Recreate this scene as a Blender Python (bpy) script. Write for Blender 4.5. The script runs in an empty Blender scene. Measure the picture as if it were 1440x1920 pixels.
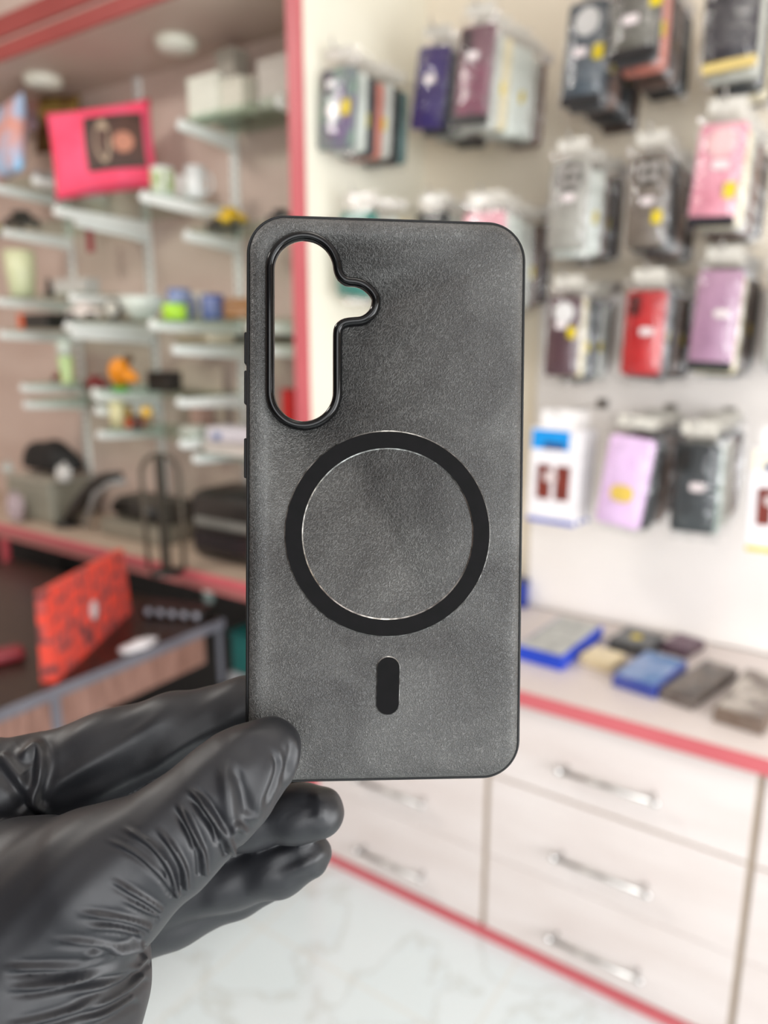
import bpy, bmesh, math, random
import numpy as np
from mathutils import Vector, Matrix
random.seed(7)
S = bpy.context.scene
COL = S.collection
R = math.radians

# ------------------------------------------------------------------ camera
F = 1400.0; EYE = 1.5
PITCH = math.atan(320/1400); YAW = R(34.1)
fh = np.array([-math.sin(YAW), math.cos(YAW), 0]); rt = np.array([math.cos(YAW), math.sin(YAW), 0])
fw = fh*math.cos(PITCH) - np.array([0, 0, 1])*math.sin(PITCH)
up = np.array([0, 0, 1])*math.cos(PITCH) + fh*math.sin(PITCH)
CAM = np.array([0, 0, EYE])
def ray(x, y): return fw + rt*(x-720)/F - up*(y-960)/F
def at_y(x, y, Y): r = ray(x, y); return Vector(CAM + r*(Y/r[1]))
def at_z(x, y, Z): r = ray(x, y); return Vector(CAM + r*((Z-EYE)/r[2]))
def at_x(x, y, X): r = ray(x, y); return Vector(CAM + r*(X/r[0]))
def at_d(x, y, d): return Vector(CAM + ray(x, y)*d)
CAMROT = Matrix(((rt[0], up[0], -fw[0]), (rt[1], up[1], -fw[1]), (rt[2], up[2], -fw[2])))
cam = bpy.data.cameras.new('camera'); camo = bpy.data.objects.new('camera', cam); COL.objects.link(camo)
camo.matrix_world = Matrix.Translation(CAM) @ CAMROT.to_4x4()
cam.sensor_fit = 'VERTICAL'; cam.sensor_height = 36; cam.sensor_width = 27; cam.lens = 36*F/1920
cam.clip_start = 0.02
cam.dof.use_dof = True; cam.dof.focus_distance = 0.2175; cam.dof.aperture_fstop = 7.0
S.camera = camo
# ------------------------------------------------------------------ world, light, exposure
S.view_settings.view_transform = 'Standard'; S.view_settings.look = 'None'
S.view_settings.exposure = 0.0; S.view_settings.gamma = 1; S.view_settings.use_curve_mapping = False
S.cycles.use_denoising = True
W = bpy.data.worlds.new('world'); S.world = W; W.use_nodes = True
bg = W.node_tree.nodes['Background']; bg.inputs[0].default_value = (0.86, 0.93, 1.0, 1); bg.inputs[1].default_value = 0.34
def area(name, loc, target, sx, sy, power, col=(1, 1, 1)):
    l = bpy.data.lights.new(name, 'AREA'); l.shape = 'RECTANGLE'; l.size = sx; l.size_y = sy; l.energy = power; l.color = col
    o = bpy.data.objects.new(name, l); COL.objects.link(o); o.location = loc
    o.rotation_euler = (Vector(target)-Vector(loc)).to_track_quat('-Z', 'Y').to_euler(); return o
area('shopfront_daylight', (1.6, -1.7, 1.7), (-.9, 1.8, 1.0), 2.4, 1.9, 80, (0.98, 0.99, 1.0))
area('added_side_light', (1.77, .35, 1.27), (-.2, .5, 1.1), 1.3, 1.25, 58, (0.97, 0.985, 1.0))  # area light added at the right to brighten the case edge
area('ceiling_fill', (-0.1, 0.55, 2.74), (-0.1, 0.56, 0), 0.58, 0.58, 5, (1.0, 0.96, 0.88))  # unseen overhead light, added as fill above the counter
area('ceiling_fill', (-2.3, .1, 2.74), (-2.3, .11, 0), 0.58, 0.58, 33, (1.0, 0.96, 0.9))  # fill light added overhead to brighten the niche

# ------------------------------------------------------------------ materials
def lin(c):
    return tuple((v/255/12.92 if v/255 <= .04045 else ((v/255+.055)/1.055)**2.4) for v in c) + (1.0,)
def mat(name, c, rough=.5, metal=0, c2=None, scale=30, stretch=(1, 1, 1), bump=0, spec=.5, emit=0, detail=4, coat=0):
    m = bpy.data.materials.new(name); m.use_nodes = True; nt = m.node_tree; b = nt.nodes['Principled BSDF']
    b.inputs['Roughness'].default_value = rough; b.inputs['Metallic'].default_value = metal
    b.inputs['Specular IOR Level'].default_value = spec; b.inputs['Coat Weight'].default_value = coat
    c = lin(c)
    if c2 is None: c2 = tuple(min(1, v*.9) for v in c[:3]) + (1,)
    else: c2 = lin(c2)
    tc = nt.nodes.new('ShaderNodeTexCoord'); mp = nt.nodes.new('ShaderNodeMapping'); mp.inputs['Scale'].default_value = stretch
    no = nt.nodes.new('ShaderNodeTexNoise'); no.inputs['Scale'].default_value = scale; no.inputs['Detail'].default_value = detail
    rp = nt.nodes.new('ShaderNodeValToRGB'); rp.color_ramp.elements[0].position = .35; rp.color_ramp.elements[1].position = .65
    rp.color_ramp.elements[0].color = c; rp.color_ramp.elements[1].color = c2
    L = nt.links.new
    L(tc.outputs['Object'], mp.inputs[0]); L(mp.outputs[0], no.inputs['Vector']); L(no.outputs[0], rp.inputs[0]); L(rp.outputs[0], b.inputs['Base Color'])
    if bump:
        bp = nt.nodes.new('ShaderNodeBump'); bp.inputs['Strength'].default_value = bump; bp.inputs['Distance'].default_value = .002
        L(no.outputs[0], bp.inputs['Height']); L(bp.outputs[0], b.inputs['Normal'])
    if emit:
        b.inputs['Emission Color'].default_value = c; b.inputs['Emission Strength'].default_value = emit
    return m
def clear(name, tint=(255, 255, 255), mix=.25, rough=.08, white=0):
    m = bpy.data.materials.new(name); m.use_nodes = True; nt = m.node_tree; nt.nodes.clear(); L = nt.links.new
    out = nt.nodes.new('ShaderNodeOutputMaterial'); t = nt.nodes.new('ShaderNodeBsdfTransparent'); t.inputs[0].default_value = lin(tint)
    p = nt.nodes.new('ShaderNodeBsdfGlossy'); p.inputs['Roughness'].default_value = rough
    mx = nt.nodes.new('ShaderNodeMixShader'); tc = nt.nodes.new('ShaderNodeTexCoord'); no = nt.nodes.new('ShaderNodeTexNoise'); no.inputs['Scale'].default_value = 45
    mr = nt.nodes.new('ShaderNodeMapRange'); mr.inputs[1].default_value = .4; mr.inputs[2].default_value = .75; mr.inputs[3].default_value = mix*.35; mr.inputs[4].default_value = mix*1.9
    bp = nt.nodes.new('ShaderNodeBump'); bp.inputs['Strength'].default_value = .7; bp.inputs['Distance'].default_value = .006
    L(tc.outputs['Object'], no.inputs['Vector']); L(no.outputs[0], mr.inputs[0]); L(mr.outputs[0], mx.inputs[0]); L(no.outputs[0], bp.inputs['Height']); L(bp.outputs[0], p.inputs['Normal'])
    L(t.outputs[0], mx.inputs[1]); L(p.outputs[0], mx.inputs[2]); L(mx.outputs[0], out.inputs[0]); return m
_mc = {}
def pm(c, rough=.45, **k):
    key = (tuple(c), rough, tuple(sorted(k.items())))
    if key not in _mc: _mc[key] = mat('coloured_plastic', c, rough, **k)
    return _mc[key]

# ------------------------------------------------------------------ object helpers
def link(o, parent=None):
    COL.objects.link(o)
    if parent is not None: o.parent = parent
    return o
def tag(o, label=None, cat=None, group=None, kind=None):
    if label: o['label'] = label
    if cat: o['category'] = cat
    if group: o['group'] = group
    if kind: o['kind'] = kind
    return o
def thing(name, label, cat, loc=(0, 0, 0), rz=0, group=None, rot=None):
    o = link(bpy.data.objects.new(name, None)); o.empty_display_size = .02
    o.location = loc; o.rotation_euler = rot if rot else (0, 0, rz)
    return tag(o, label, cat, group)
def obj(name, bm, m, parent=None, smooth=False, label=None, loc=None):
    bmesh.ops.recalc_face_normals(bm, faces=bm.faces[:])
    me = bpy.data.meshes.new(name); bm.to_mesh(me); bm.free()
    for mm in (m if isinstance(m, (list, tuple)) else [m]): me.materials.append(mm)
    if smooth: me.polygons.foreach_set('use_smooth', [True]*len(me.polygons))
    o = link(bpy.data.objects.new(name, me), parent)
    if label: o['label'] = label
    if loc is not None: o.location = loc
    return o
def box(bm, a, b, bev=0, mi=0, M=None):
    a, b = Vector(a), Vector(b); c = (a+b)/2; d = b-a
    r = bmesh.ops.create_cube(bm, size=1, matrix=(M or Matrix()) @ Matrix.Translation(c) @ Matrix.Diagonal((abs(d.x), abs(d.y), abs(d.z), 1)))
    vs = r['verts']; fs = list({f for v in vs for f in v.link_faces})
    for f in fs: f.material_index = mi
    if bev:
        es = list({e for v in vs for e in v.link_edges})
        g = bmesh.ops.bevel(bm, geom=es, offset=bev, segments=2, affect='EDGES', profile=.5)
        for f in g['faces']: f.material_index = mi
    return bm
def B(*a, **k): return box(bmesh.new(), *a, **k)
def tube(bm, pts, r, n=10, closed=False, mi=0):
    pts = [Vector(p) for p in pts]; rr = r if isinstance(r, (list, tuple)) else [r]*len(pts); rings = []
    prev = None
    for i, p in enumerate(pts):
        if closed: t = pts[(i+1) % len(pts)]-pts[i-1]
        else: t = pts[min(i+1, len(pts)-1)]-pts[max(i-1, 0)]
        t.normalize()
        ref = prev if prev is not None else (Vector((0, 0, 1)) if abs(t.z) < .9 else Vector((1, 0, 0)))
        u = (ref - t*ref.dot(t)).normalized(); prev = u; v = t.cross(u)
        rings.append([bm.verts.new(p+(u*math.cos(2*math.pi*k/n)+v*math.sin(2*math.pi*k/n))*rr[i]) for k in range(n)])
    m = len(pts)
    for i in range(m if closed else m-1):
        A, Bq = rings[i], rings[(i+1) % m]
        for k in range(n):
            f = bm.faces.new((A[k], A[(k+1) % n], Bq[(k+1) % n], Bq[k])); f.material_index = mi
    if not closed:
        bm.faces.new(rings[0][::-1]).material_index = mi; bm.faces.new(rings[-1]).material_index = mi
    return bm
def lathe(bm, prof, n=28, M=None, mi=0):
    M = M or Matrix(); rings = []
    for r, z in prof:
        rings.append([bm.verts.new(M @ Vector((max(r, 1e-5)*math.cos(2*math.pi*k/n), max(r, 1e-5)*math.sin(2*math.pi*k/n), z))) for k in range(n)])
    for A, Bq in zip(rings, rings[1:]):
        for k in range(n): bm.faces.new((A[k], A[(k+1) % n], Bq[(k+1) % n], Bq[k])).material_index = mi
    bm.faces.new(rings[0][::-1]).material_index = mi; bm.faces.new(rings[-1]).material_index = mi
    return bm
def rrect(w, h, r, n=6):
    pts = []
    for cx, cy, a0 in ((w/2-r, h/2-r, 0), (-w/2+r, h/2-r, 90), (-w/2+r, -h/2+r, 180), (w/2-r, -h/2+r, 270)):
        for k in range(n+1):
            a = R(a0+90*k/n); pts.append((cx+r*math.cos(a), cy+r*math.sin(a)))
    return pts
def prism_xz(bm, pts, y0, y1, mi=0, off=(0, 0), bev=0):
    """outline in x,z ; extruded from y0 (front) to y1"""
    def ring(y, s=0):
        c = [sum(p[0] for p in pts)/len(pts), sum(p[1] for p in pts)/len(pts)]
        out = []
        for p in pts:
            d = Vector((p[0]-c[0], p[1]-c[1])); l = d.length
            q = d*(1-s/l) if s else d
            out.append(bm.verts.new((c[0]+q.x+off[0], y, c[1]+q.y+off[1])))
        return out
    rs = ([ring(y0, bev), ring(y0+bev*.7)] if bev else [ring(y0)])+[ring(y1)]
    bm.faces.new(rs[0]).material_index = mi; bm.faces.new(rs[-1][::-1]).material_index = mi
    n = len(pts)
    for A, Bq in zip(rs, rs[1:]):
        for k in range(n): bm.faces.new((A[k], A[(k+1) % n], Bq[(k+1) % n], Bq[k])).material_index = mi
    return bm
def copy_tree(o, parent=None):
    c = o.copy(); COL.objects.link(c)
    if parent is not None: c.parent = parent
    for ch in list(o.children): copy_tree(ch, c)
    return c
def struct(name, bm, m, label=None): return tag(obj(name, bm, m), label, None, None, 'structure')

# ------------------------------------------------------------------ shared materials
M_lam = mat('pale_laminate', (222, 213, 209), .42, c2=(214, 203, 198), scale=3, stretch=(1, 1, 5))
M_lamniche = mat('pinkish_laminate', (204, 184, 172), .5, c2=(192, 170, 158), scale=2.2, stretch=(1, 1, 3))
M_cream = mat('cream_wall_board', (242, 232, 214), .55, c2=(236, 224, 204), scale=2)
M_white = mat('white_board', (242, 237, 233), .45, c2=(236, 230, 225), scale=2)
M_red = mat('red_edge_band', (200, 100, 106), .45, c2=(194, 94, 100), scale=4)
M_redd = mat('red_soffit_band', (162, 74, 70), .45, c2=(154, 68, 64), scale=4)
M_gap = mat('brown_carcass', (172, 154, 134), .6)
M_chrome = mat('brushed_steel', (198, 196, 192), .28, 1, c2=(182, 180, 178), scale=60)
M_polish = mat('polished_chrome', (228, 228, 228), .14, 1)
M_shelfmetal = mat('white_bracket_paint', (238, 240, 236), .4, c2=(230, 233, 229), scale=8)
M_black = mat('black_plastic', (26, 25, 24), .35, c2=(34, 32, 30), scale=20)
M_bag = clear('clear_bag_film', mix=.09)
M_glass = clear('green_glass', (240, 248, 243), .1, .05)
M_sticker = mat('white_price_sticker', (236, 226, 226), .5, c2=(225, 212, 212), scale=60)
M_yel = mat('yellow_sticker', (224, 200, 10), .5, c2=(214, 188, 8), scale=60)

# marble-look floor
def floor_mat():
    m = bpy.data.materials.new('marble_tile'); m.use_nodes = True; nt = m.node_tree; L = nt.links.new; b = nt.nodes['Principled BSDF']
    b.inputs['Roughness'].default_value = .16
    tc = nt.nodes.new('ShaderNodeTexCoord'); n1 = nt.nodes.new('ShaderNodeTexNoise'); n1.inputs['Scale'].default_value = 1.7; n1.inputs['Detail'].default_value = 7; n1.inputs['Distortion'].default_value = 1.6
    rp = nt.nodes.new('ShaderNodeValToRGB'); e = rp.color_ramp.elements
    e[0].position = .46; e[0].color = lin((208, 217, 218)); e[1].position = .54; e[1].color = lin((206, 216, 217))
    k = rp.color_ramp.elements.new(.5); k.color = lin((194, 200, 197))
    k = rp.color_ramp.elements.new(.485); k.color = lin((205, 214, 215)); k = rp.color_ramp.elements.new(.515); k.color = lin((204, 214, 216))
    br = nt.nodes.new('ShaderNodeTexBrick'); br.offset = 0; br.inputs['Scale'].default_value = 1; br.inputs['Brick Width'].default_value = .6; br.inputs['Row Height'].default_value = .6
    br.inputs['Mortar Size'].default_value = .003; br.inputs['Mortar'].default_value = lin((206, 207, 201)); 
    L(tc.outputs['Object'], n1.inputs['Vector']); L(n1.outputs[0], rp.inputs[0])
    L(tc.outputs['Object'], br.inputs['Vector']); L(rp.outputs[0], br.inputs['Color1']); L(rp.outputs[0], br.inputs['Color2']); L(br.outputs[0], b.inputs['Base Color'])
    return m

# ------------------------------------------------------------------ room shell
PX0, PX1 = -1.282, -1.247            # partition with red front edge
YF = 1.5                            # counter fronts, partition front, soffit front
struct('floor', B((-3.6, -2.6, -.05), (1.9, 2.3, 0)), floor_mat())
struct('ceiling', B((-3.6, -2.6, 2.78), (1.9, 2.3, 2.85)), mat('white_ceiling', (226, 216, 212), .7))
struct('wall_back', B((PX1, 2.06, 0), (1.8, 2.16, 2.78)), M_cream)
struct('wall_niche', B((-3.6, 1.83, 0), (PX0, 1.93, 2.78)), M_lamniche)
bm = bmesh.new()
for a_, b_ in (((1.8, -.45, 0), (1.9, 2.16, .6)), ((1.8, -.45, 1.98), (1.9, 2.16, 2.78)), ((1.8, 1.15, .6), (1.9, 2.16, 1.98))): box(bm, a_, b_)
struct('wall_right', bm, M_cream)
bm = bmesh.new()
for a_, b_ in (((1.79, -.45, .6), (1.84, 1.15, .64)), ((1.79, -.45, 1.94), (1.84, 1.15, 1.98)), ((1.79, -.45, .641), (1.84, -.41, 1.939)), ((1.79, 1.11, .641), (1.84, 1.15, 1.939))): box(bm, a_, b_)
struct('added_window_1', bm, M_white)  # unseen window frame, added around the side light
for lx, ly in ((-.1, .55), (-2.3, .1)):
    bm = bmesh.new()
    for a_, b_ in (((-.33, -.33, 0), (.33, -.301, .035)), ((-.33, .301, 0), (.33, .33, .035)), ((-.33, -.3, 0), (-.301, .3, .035)), ((.301, -.3, 0), (.33, .3, .035))): box(bm, a_, b_)
    t = thing('fill_light_frame', 'square white frame added around the fill light %s' % ('over the drawer counter' if lx > -1 else 'over the dark desk'), 'fill light frame', (lx, ly, 2.744)); obj('fill_frame', bm, M_white, t)  # unseen frames added around the ceiling fill lights
struct('wall_front', B((-3.6, -1.9, 0), (-.2, -1.8, 2.78)), mat('dark_reflected_wall', (96, 84, 78), .7))  # unseen wall, made dark so the ring and rim reflect less light
struct('wall_left', B((-3.6, -2.6, 0), (-3.5, 1.83, 2.78)), M_lamniche)
struct('trim_1', B((PX0, YF+.004, 0), (PX1, 2.06, 2.78)), mat('ivory_side_panel', (238, 235, 220), .5, c2=(232, 228, 211), scale=2))
tag(obj('partition_edge', B((PX0-.002, YF-.012, .0), (PX1+.001, YF+.004, 2.78)), M_red), None, None, None, 'structure').name = 'trim_2'
# soffit over the niche
struct('trim_3', B((-3.5, YF, 2.363), (PX0-.002, 1.83, 2.78)), M_lamniche)
for i, (z0, z1) in enumerate(((2.366, 2.412), (2.428, 2.486))):
    struct('trim_%d' % (4+i), B((-3.5, YF-.012, z0), (PX0-.004, YF, z1)), M_redd)
struct('trim_6', B((-.845, 2.022, .722), (1.5, 2.06, 1.62)), M_white)
# soffit puck lamps
for i, (px, py, lb) in enumerate(((330, 75, 'round cream puck lamp under the soffit, beside the red post'), (80, 145, 'round cream puck lamp under the soffit, above the pink cushion'))):
    p = at_z(px, py, 2.363)
    t = thing('puck_lamp', lb, 'lamp', (p.x, p.y-.0, 2.363))
    bm = bmesh.new(); lathe(bm, [(.062, 0), (.062, -.014), (.056, -.026)], 32); obj('lamp_housing', bm, mat('cream_lamp_plastic', (232, 230, 214), .4), t, True)
    bm = bmesh.new(); lathe(bm, [(.05, -.0262), (.048, -.029), (.02, -.031)], 32); obj('diffuser', bm, mat('frosted_diffuser', (240, 238, 226), .5), t, True)

# ------------------------------------------------------------------ drawer counter
TOP = .72
t = tag(obj('worktop', B((PX1+.002, YF-.02, TOP-.022), (1.5, 2.02, TOP), bev=.003), M_lam), 'pale laminate worktop above the drawer units with a red front edge', 'worktop')
e = obj('edge_band', B((PX1+.002, YF-.026, TOP-.034), (1.5, YF-.0205, TOP+.0005)), M_red, t, label='red edge band')
e = None
units = [(-1.252, -.712, 'pale drawer unit below the phone case, left of the wide middle gap'), (-.705, -.124, 'pale drawer unit with three long handles, standing in the middle of the counter'), (-.118, .47, 'pale drawer unit at the right end of the counter, cut off by the picture edge')]
for x0, x1, lb in units:
    t = thing('drawer_unit', lb, 'drawer unit', (x0, YF, 0), group='drawer units under the counter')
    w = x1-x0
    obj('carcass', B((-.0033, .006, .03), (w+.0033, .5, TOP-.0225)), M_gap, t)
    obj('plinth', B((-.0033, -.004, 0), (w+.0033, .02, .0298)), M_red, t, label='red plinth strip')
    zs = [(.034, .2455), (.248, .466), (.473, TOP-.036)]
    for z0, z1 in zs:
        d = obj('drawer_front', B((.004, -.001, z0), (w-.004, .0056, z1), bev=.0008), M_lam, t)
        zc = (z0+z1)/2+ (0 if z0 > .4 else -.01)
        zc = {.034: .112, .248: .334, .473: .558}[z0]
        xa, xb = w/2-.108, w/2+.108
        h = obj('handle', tube(bmesh.new(), [(xa, -.032, zc), (xb, -.032, zc)], .0058, 12), M_chrome, d, True)
        for xx, s_ in ((xa, -1), (xb, 1)):
            bm = tube(bmesh.new(), [(xx-.012*s_, -.002, zc), (xx-.012*s_, -.026, zc), (xx-.012*s_, -.032, zc)], [.005, .005, .005], 10)
            obj('handle_post', bm, M_polish, d, True)
            obj('handle_cap', tube(bmesh.new(), [(xx-.008*s_, -.032, zc), (xx+.004*s_, -.032, zc), (xx+.007*s_, -.032, zc)], [.0082, .0082, .004], 12), M_polish, d, True)

# things lying on the worktop
def flat_pack(quad, h, name, lb, cat, mats, z=TOP, cover=None, stick=None, group=None):
    q = [at_z(x, y, z+h) for x, y in quad]; c = sum(q, Vector())/4
    ex = ((q[1]-q[0])+(q[2]-q[3]))/2; ey = ((q[3]-q[0])+(q[2]-q[1]))/2
    a = math.atan2(ex.y, ex.x); w = ex.length; l = ey.length
    t = thing(name, lb, cat, (c.x, c.y, z), a, group)
    obj('tray', B((-w/2, -l/2, 0), (w/2, l/2, h), bev=min(.004, h*.3)), mats[0], t)
    obj('cover_sheet', B((-w/2+.006, -l/2+.006, h), (w/2-.006, l/2-.006, h+.0015)), mats[1], t)
    if cover: obj('clear_sleeve', B((-w/2-.002, -l/2-.004, .0005), (w/2+.002, l/2+.004, h+.005), bev=.003), M_bag, t)
    if stick: obj('sticker', B((-.012, -.014, h+.0018), (.012, .014, h+.0024)), stick, t)
    return t
flat_pack([(988, 1212), (1048, 1234), (1138, 1172), (1032, 1152)], .038, 'accessory_box', 'bright blue box with a grey printed top, lying nearest the phone case on the worktop', 'box', (pm((24, 66, 190)), pm((190, 192, 188), c2=(160, 162, 160))))
flat_pack([(1090, 1226), (1148, 1246), (1172, 1224), (1112, 1208)], .028, 'charger_box', 'small pale yellow box on the worktop beside the bright blue box', 'box', (pm((214, 196, 158)), pm((226, 210, 176))))
flat_pack([(1146, 1200), (1214, 1218), (1248, 1192), (1168, 1172)], .03, 'packaged_case', 'dark grey packet with a yellow sticker lying against the white back panel', 'packet', (pm((60, 62, 64)), pm((84, 86, 88))), cover=True, stick=M_yel)
flat_pack([(1152, 1262), (1228, 1292), (1292, 1238), (1208, 1220)], .03, 'packaged_cable', 'blue packet with a pale window lying at the front of the pile on the worktop', 'packet', (pm((38, 62, 150)), pm((150, 168, 205), c2=(70, 120, 176), scale=14)), cover=True)
flat_pack([(1262, 1300), (1322, 1318), (1366, 1250), (1302, 1228)], .026, 'packaged_cover', 'brownish grey clear packet right of the blue packet on the worktop', 'packet', (pm((96, 86, 80)), pm((124, 112, 102), c2=(70, 62, 58), scale=30)), cover=True)
flat_pack([(1346, 1328), (1432, 1352), (1490, 1276), (1392, 1250)], .034, 'packaged_screen_protector', 'pale beige clear packet at the right end of the worktop', 'packet', (pm((110, 92, 78)), pm((208, 200, 190), c2=(96, 80, 70), scale=22)), cover=True)
flat_pack([(1240, 1206), (1290, 1222), (1322, 1200), (1272, 1186)], .024, 'packaged_earphones', 'plum packet lying behind the blue packet, against the white panel', 'packet', (pm((72, 44, 60)), pm((96, 62, 82))), cover=True)
p = at_z(986, 1130, TOP)
t = thing('power_bank_box', 'small dark blue box standing left of the white back panel', 'box', (p.x-.02, 2.0, TOP), .2)
obj('carton', B((-.03, -.02, 0), (.04, .02, .075), bev=.002), pm((40, 60, 150)), t); obj('carton_lid', B((-.031, -.021, .0752), (.041, .021, .085), bev=.002), pm((60, 70, 120)), t)

# ------------------------------------------------------------------ hanging phone cases
WALLY = 2.06
def bag_bm(w, h, d):
    """puffed clear sachet: x,z outline, bulging in y; top seam with a hang hole"""
    bm = bmesh.new(); nx, nz = 8, 12
    def sheet(s):
        g = []
        for j in range(nz+1):
            row = []
            for i in range(nx+1):
                u, v = i/nx*2-1, j/nz
                prof = (1-abs(u)**3)*(min(1, min(v*6, (1-v)*3.2)))
                wob = .0022*math.sin(i*2.3+j*1.7+s)
                row.append(bm.verts.new((u*w/2*(1+.02*math.sin(j*1.3)), s*d/2*max(prof, .04)+wob*prof, v*h-h)))
            g.append(row)
        for j in range(nz):
            for i in range(nx): bm.faces.new((g[j][i], g[j][i+1], g[j+1][i+1], g[j+1][i]))
    sheet(-1); sheet(1); return bm
def build_pack(lb, T, w, h, lean, col, cam_style, col2=None, sticker=True, yellow=None, tab=None, bagpad=.014, ribs=False, two=None, name='packaged_phone_case', group='phone cases hanging on hooks', turn=0, disc=(205, 203, 200), patch=None):
    """T = world point of the case's top centre"""
    t = thing(name, lb, 'phone case', T, group=group, rot=(R(-1.5), lean, turn))
    m = pm(col, .35, c2=col2 or tuple(max(0, int(v*.88)) for v in col), scale=18)
    pan = obj('case_shell', prism_xz(bmesh.new(), rrect(w, h, w*.13, 5), -.006, .006, off=(0, -h/2), bev=.003), m, t, True)
    if ribs:
        bm = bmesh.new()
        for k in range(9): x = (k-4)*w*.085; box(bm, (x-.0022, -.0085, -h*.93), (x+.0022, -.0062, -h*.34), bev=.0006)
        obj('ribbing', bm, pm(tuple(int(v*1.3)+8 for v in col), .3), t)
    if cam_style == 'circle':
        bm = bmesh.new(); lathe(bm, [(w*.31, 0), (w*.31, .002), (w*.29, .003)], 28, Matrix.Translation((0, -.0062, -h*.2)) @ Matrix.Rotation(R(90), 4, 'X')); obj('camera_disc', bm, pm(disc, .4), t, label='pale round camera disc')
    elif cam_style == 'quad':
        c = obj('camera_plate', prism_xz(bmesh.new(), rrect(w*.62, w*.62, w*.16, 5), -.009, -.0062, off=(0, -h*.19)), pm(tuple(int(v*.5) for v in col), .3), t, label='dark square camera plate')
        for sx in (-1, 1):
            for sz in (-1, 1):
                bm = bmesh.new(); lathe(bm, [(w*.1, 0), (w*.1, .002), (w*.06, .003)], 16, Matrix.Translation((sx*w*.14, -.009, -h*.19+sz*w*.14)) @ Matrix.Rotation(R(90), 4, 'X')); obj('lens_ring', bm, pm((176, 170, 164), .3), c)
    elif cam_style == 'strip':
        c = obj('camera_plate', prism_xz(bmesh.new(), rrect(w*.34, h*.26, w*.12, 5), -.0085, -.0062, off=(-w*.26, -h*.17)), pm(tuple(int(v*.72) for v in col), .3), t)
        for k in range(3):
            bm = bmesh.new(); lathe(bm, [(w*.09, 0), (w*.09, .0015), (w*.05, .0022)], 14, Matrix.Translation((-w*.26, -.0086, -h*(.1+.075*k))) @ Matrix.Rotation(R(90), 4, 'X')); obj('lens_ring', bm, M_black, c)
    if sticker is not None and sticker is not False:
        sx, sz = (0, .48) if sticker is True else sticker
        obj('price_sticker', prism_xz(bmesh.new(), rrect(w*.36, w*.2, w*.08, 4), -.0101, -.0093, off=(sx*w, -h*sz)), M_sticker, t, label='white price sticker')
    if yellow:
        obj('model_sticker', prism_xz(bmesh.new(), rrect(w*.26, w*.32, w*.04, 3), -.0109, -.0103, off=(yellow[0]*w, -h*yellow[1])), M_yel, t, label='yellow model sticker')
    if tab: obj('lower_band', prism_xz(bmesh.new(), rrect(w*.98, h*.1, w*.03, 3), -.0075, .0062, off=(0, -h*.985)), pm(tab, .35), t)
    if two: obj('printed_back', prism_xz(bmesh.new(), rrect(w*.8, h*.56, w*.08, 4), -.0068, -.0061, off=(0, -h*.68)), pm(two[0], .35, c2=two[1], scale=40), t)
    if patch: obj('oval_patch', prism_xz(bmesh.new(), rrect(w*.52, w*.38, w*.18, 5), -.0082, -.0062, off=(0, -h*.63)), pm(patch, .45), t, label='plain yellow patch')
    b = obj('clear_bag', bag_bm(w+bagpad, h+.062, .026), M_bag, t, True); b.location = (0, 0, .044)
    bm = bmesh.new(); box(bm, (-w*.4, -.001, .02), (w*.4, .001, .046), bev=.0005); obj('header_strip', bm, pm((214, 210, 200), .4), t)
    return t
def quad_pose(q, Y):
    tl, tr, br, bl = [at_y(x, y, Y) for x, y in q]
    T = (tl+tr)/2; Bm = (bl+br)/2; w = ((tr-tl).length+(br-bl).length)/2; d = Bm-T
    h = d.length
    return T, w, h, -math.atan2(d.x, -d.z)
SIDE = [(216, 222, 214), (62, 66, 70), (206, 128, 112), (40, 42, 44), (196, 198, 190), (120, 98, 88), (90, 120, 118), (226, 214, 180)]
def hang(q, Y, lb, col, style, where, n=5, step=.05, sides=None, full=True, **k):
    T, w, h, lean = quad_pose(q, Y)
    build_pack(lb, T, w, h, lean, col, style, **k)
    sides = list(sides or SIDE[:n])
    if full:
        n = int((1.985-Y-.042)/step)+1
        while len(sides) < n: sides.append([(66, 48, 40), (34, 34, 35)][len(sides) % 2])  # dark cases added to fill stacks, approximating the shadow between them
    words = {(216, 222, 214): 'white', (62, 66, 70): 'charcoal', (206, 128, 112): 'coral', (40, 42, 44): 'black', (196, 198, 190): 'clear grey', (120, 98, 88): 'brown', (90, 120, 118): 'teal', (226, 214, 180): 'cream', (66, 48, 40): 'shadow-brown', (34, 34, 35): 'shadow-black'}
    ordn = ['first', 'second', 'third', 'fourth', 'fifth', 'sixth', 'seventh', 'eighth']
    for i in range(n):
        y = Y+.042+step*i
        if y > 2.03: break
        c = sides[i % len(sides)]; wd = words.get(c, 'bagged')
        s = random.uniform(.97, 1.03)
        build_pack('bagged %s phone case, %s one behind the %s' % (wd, ordn[i], where), (T.x+random.uniform(-.003, .003), y, T.z+random.uniform(-.014, .002)), w*s*.98, h*s, lean*.6+R(random.uniform(-1, 1)), c, None, sticker=True if i % 2 else False, yellow=(.3, .55) if i in (1, 3) else None, bagpad=.01, turn=R(random.uniform(-2, 2)))
    # the wire hook, running out from the wall above the bags
    hz = T.z+.036
    hk = thing('display_hook', 'wire display hook that carries the %s' % where, 'hook', (T.x, 2.06 if T.x < -.86 or hz > 1.63 else 2.022, hz), group='display hooks on the back wall')
    y0 = -(hk.location.y-Y)-.02
    obj('hook_wire', tube(bmesh.new(), [(0, -.002, 0), (0, y0, .004), (0, y0-.008, .012), (0, y0-.008, .022)], .0022, 8), M_chrome, hk, True)
    obj('hook_plate', B((-.016, -.0035, -.012), (.016, -.0005, .016), bev=.001), M_chrome, hk)
YH = 1.70
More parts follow.
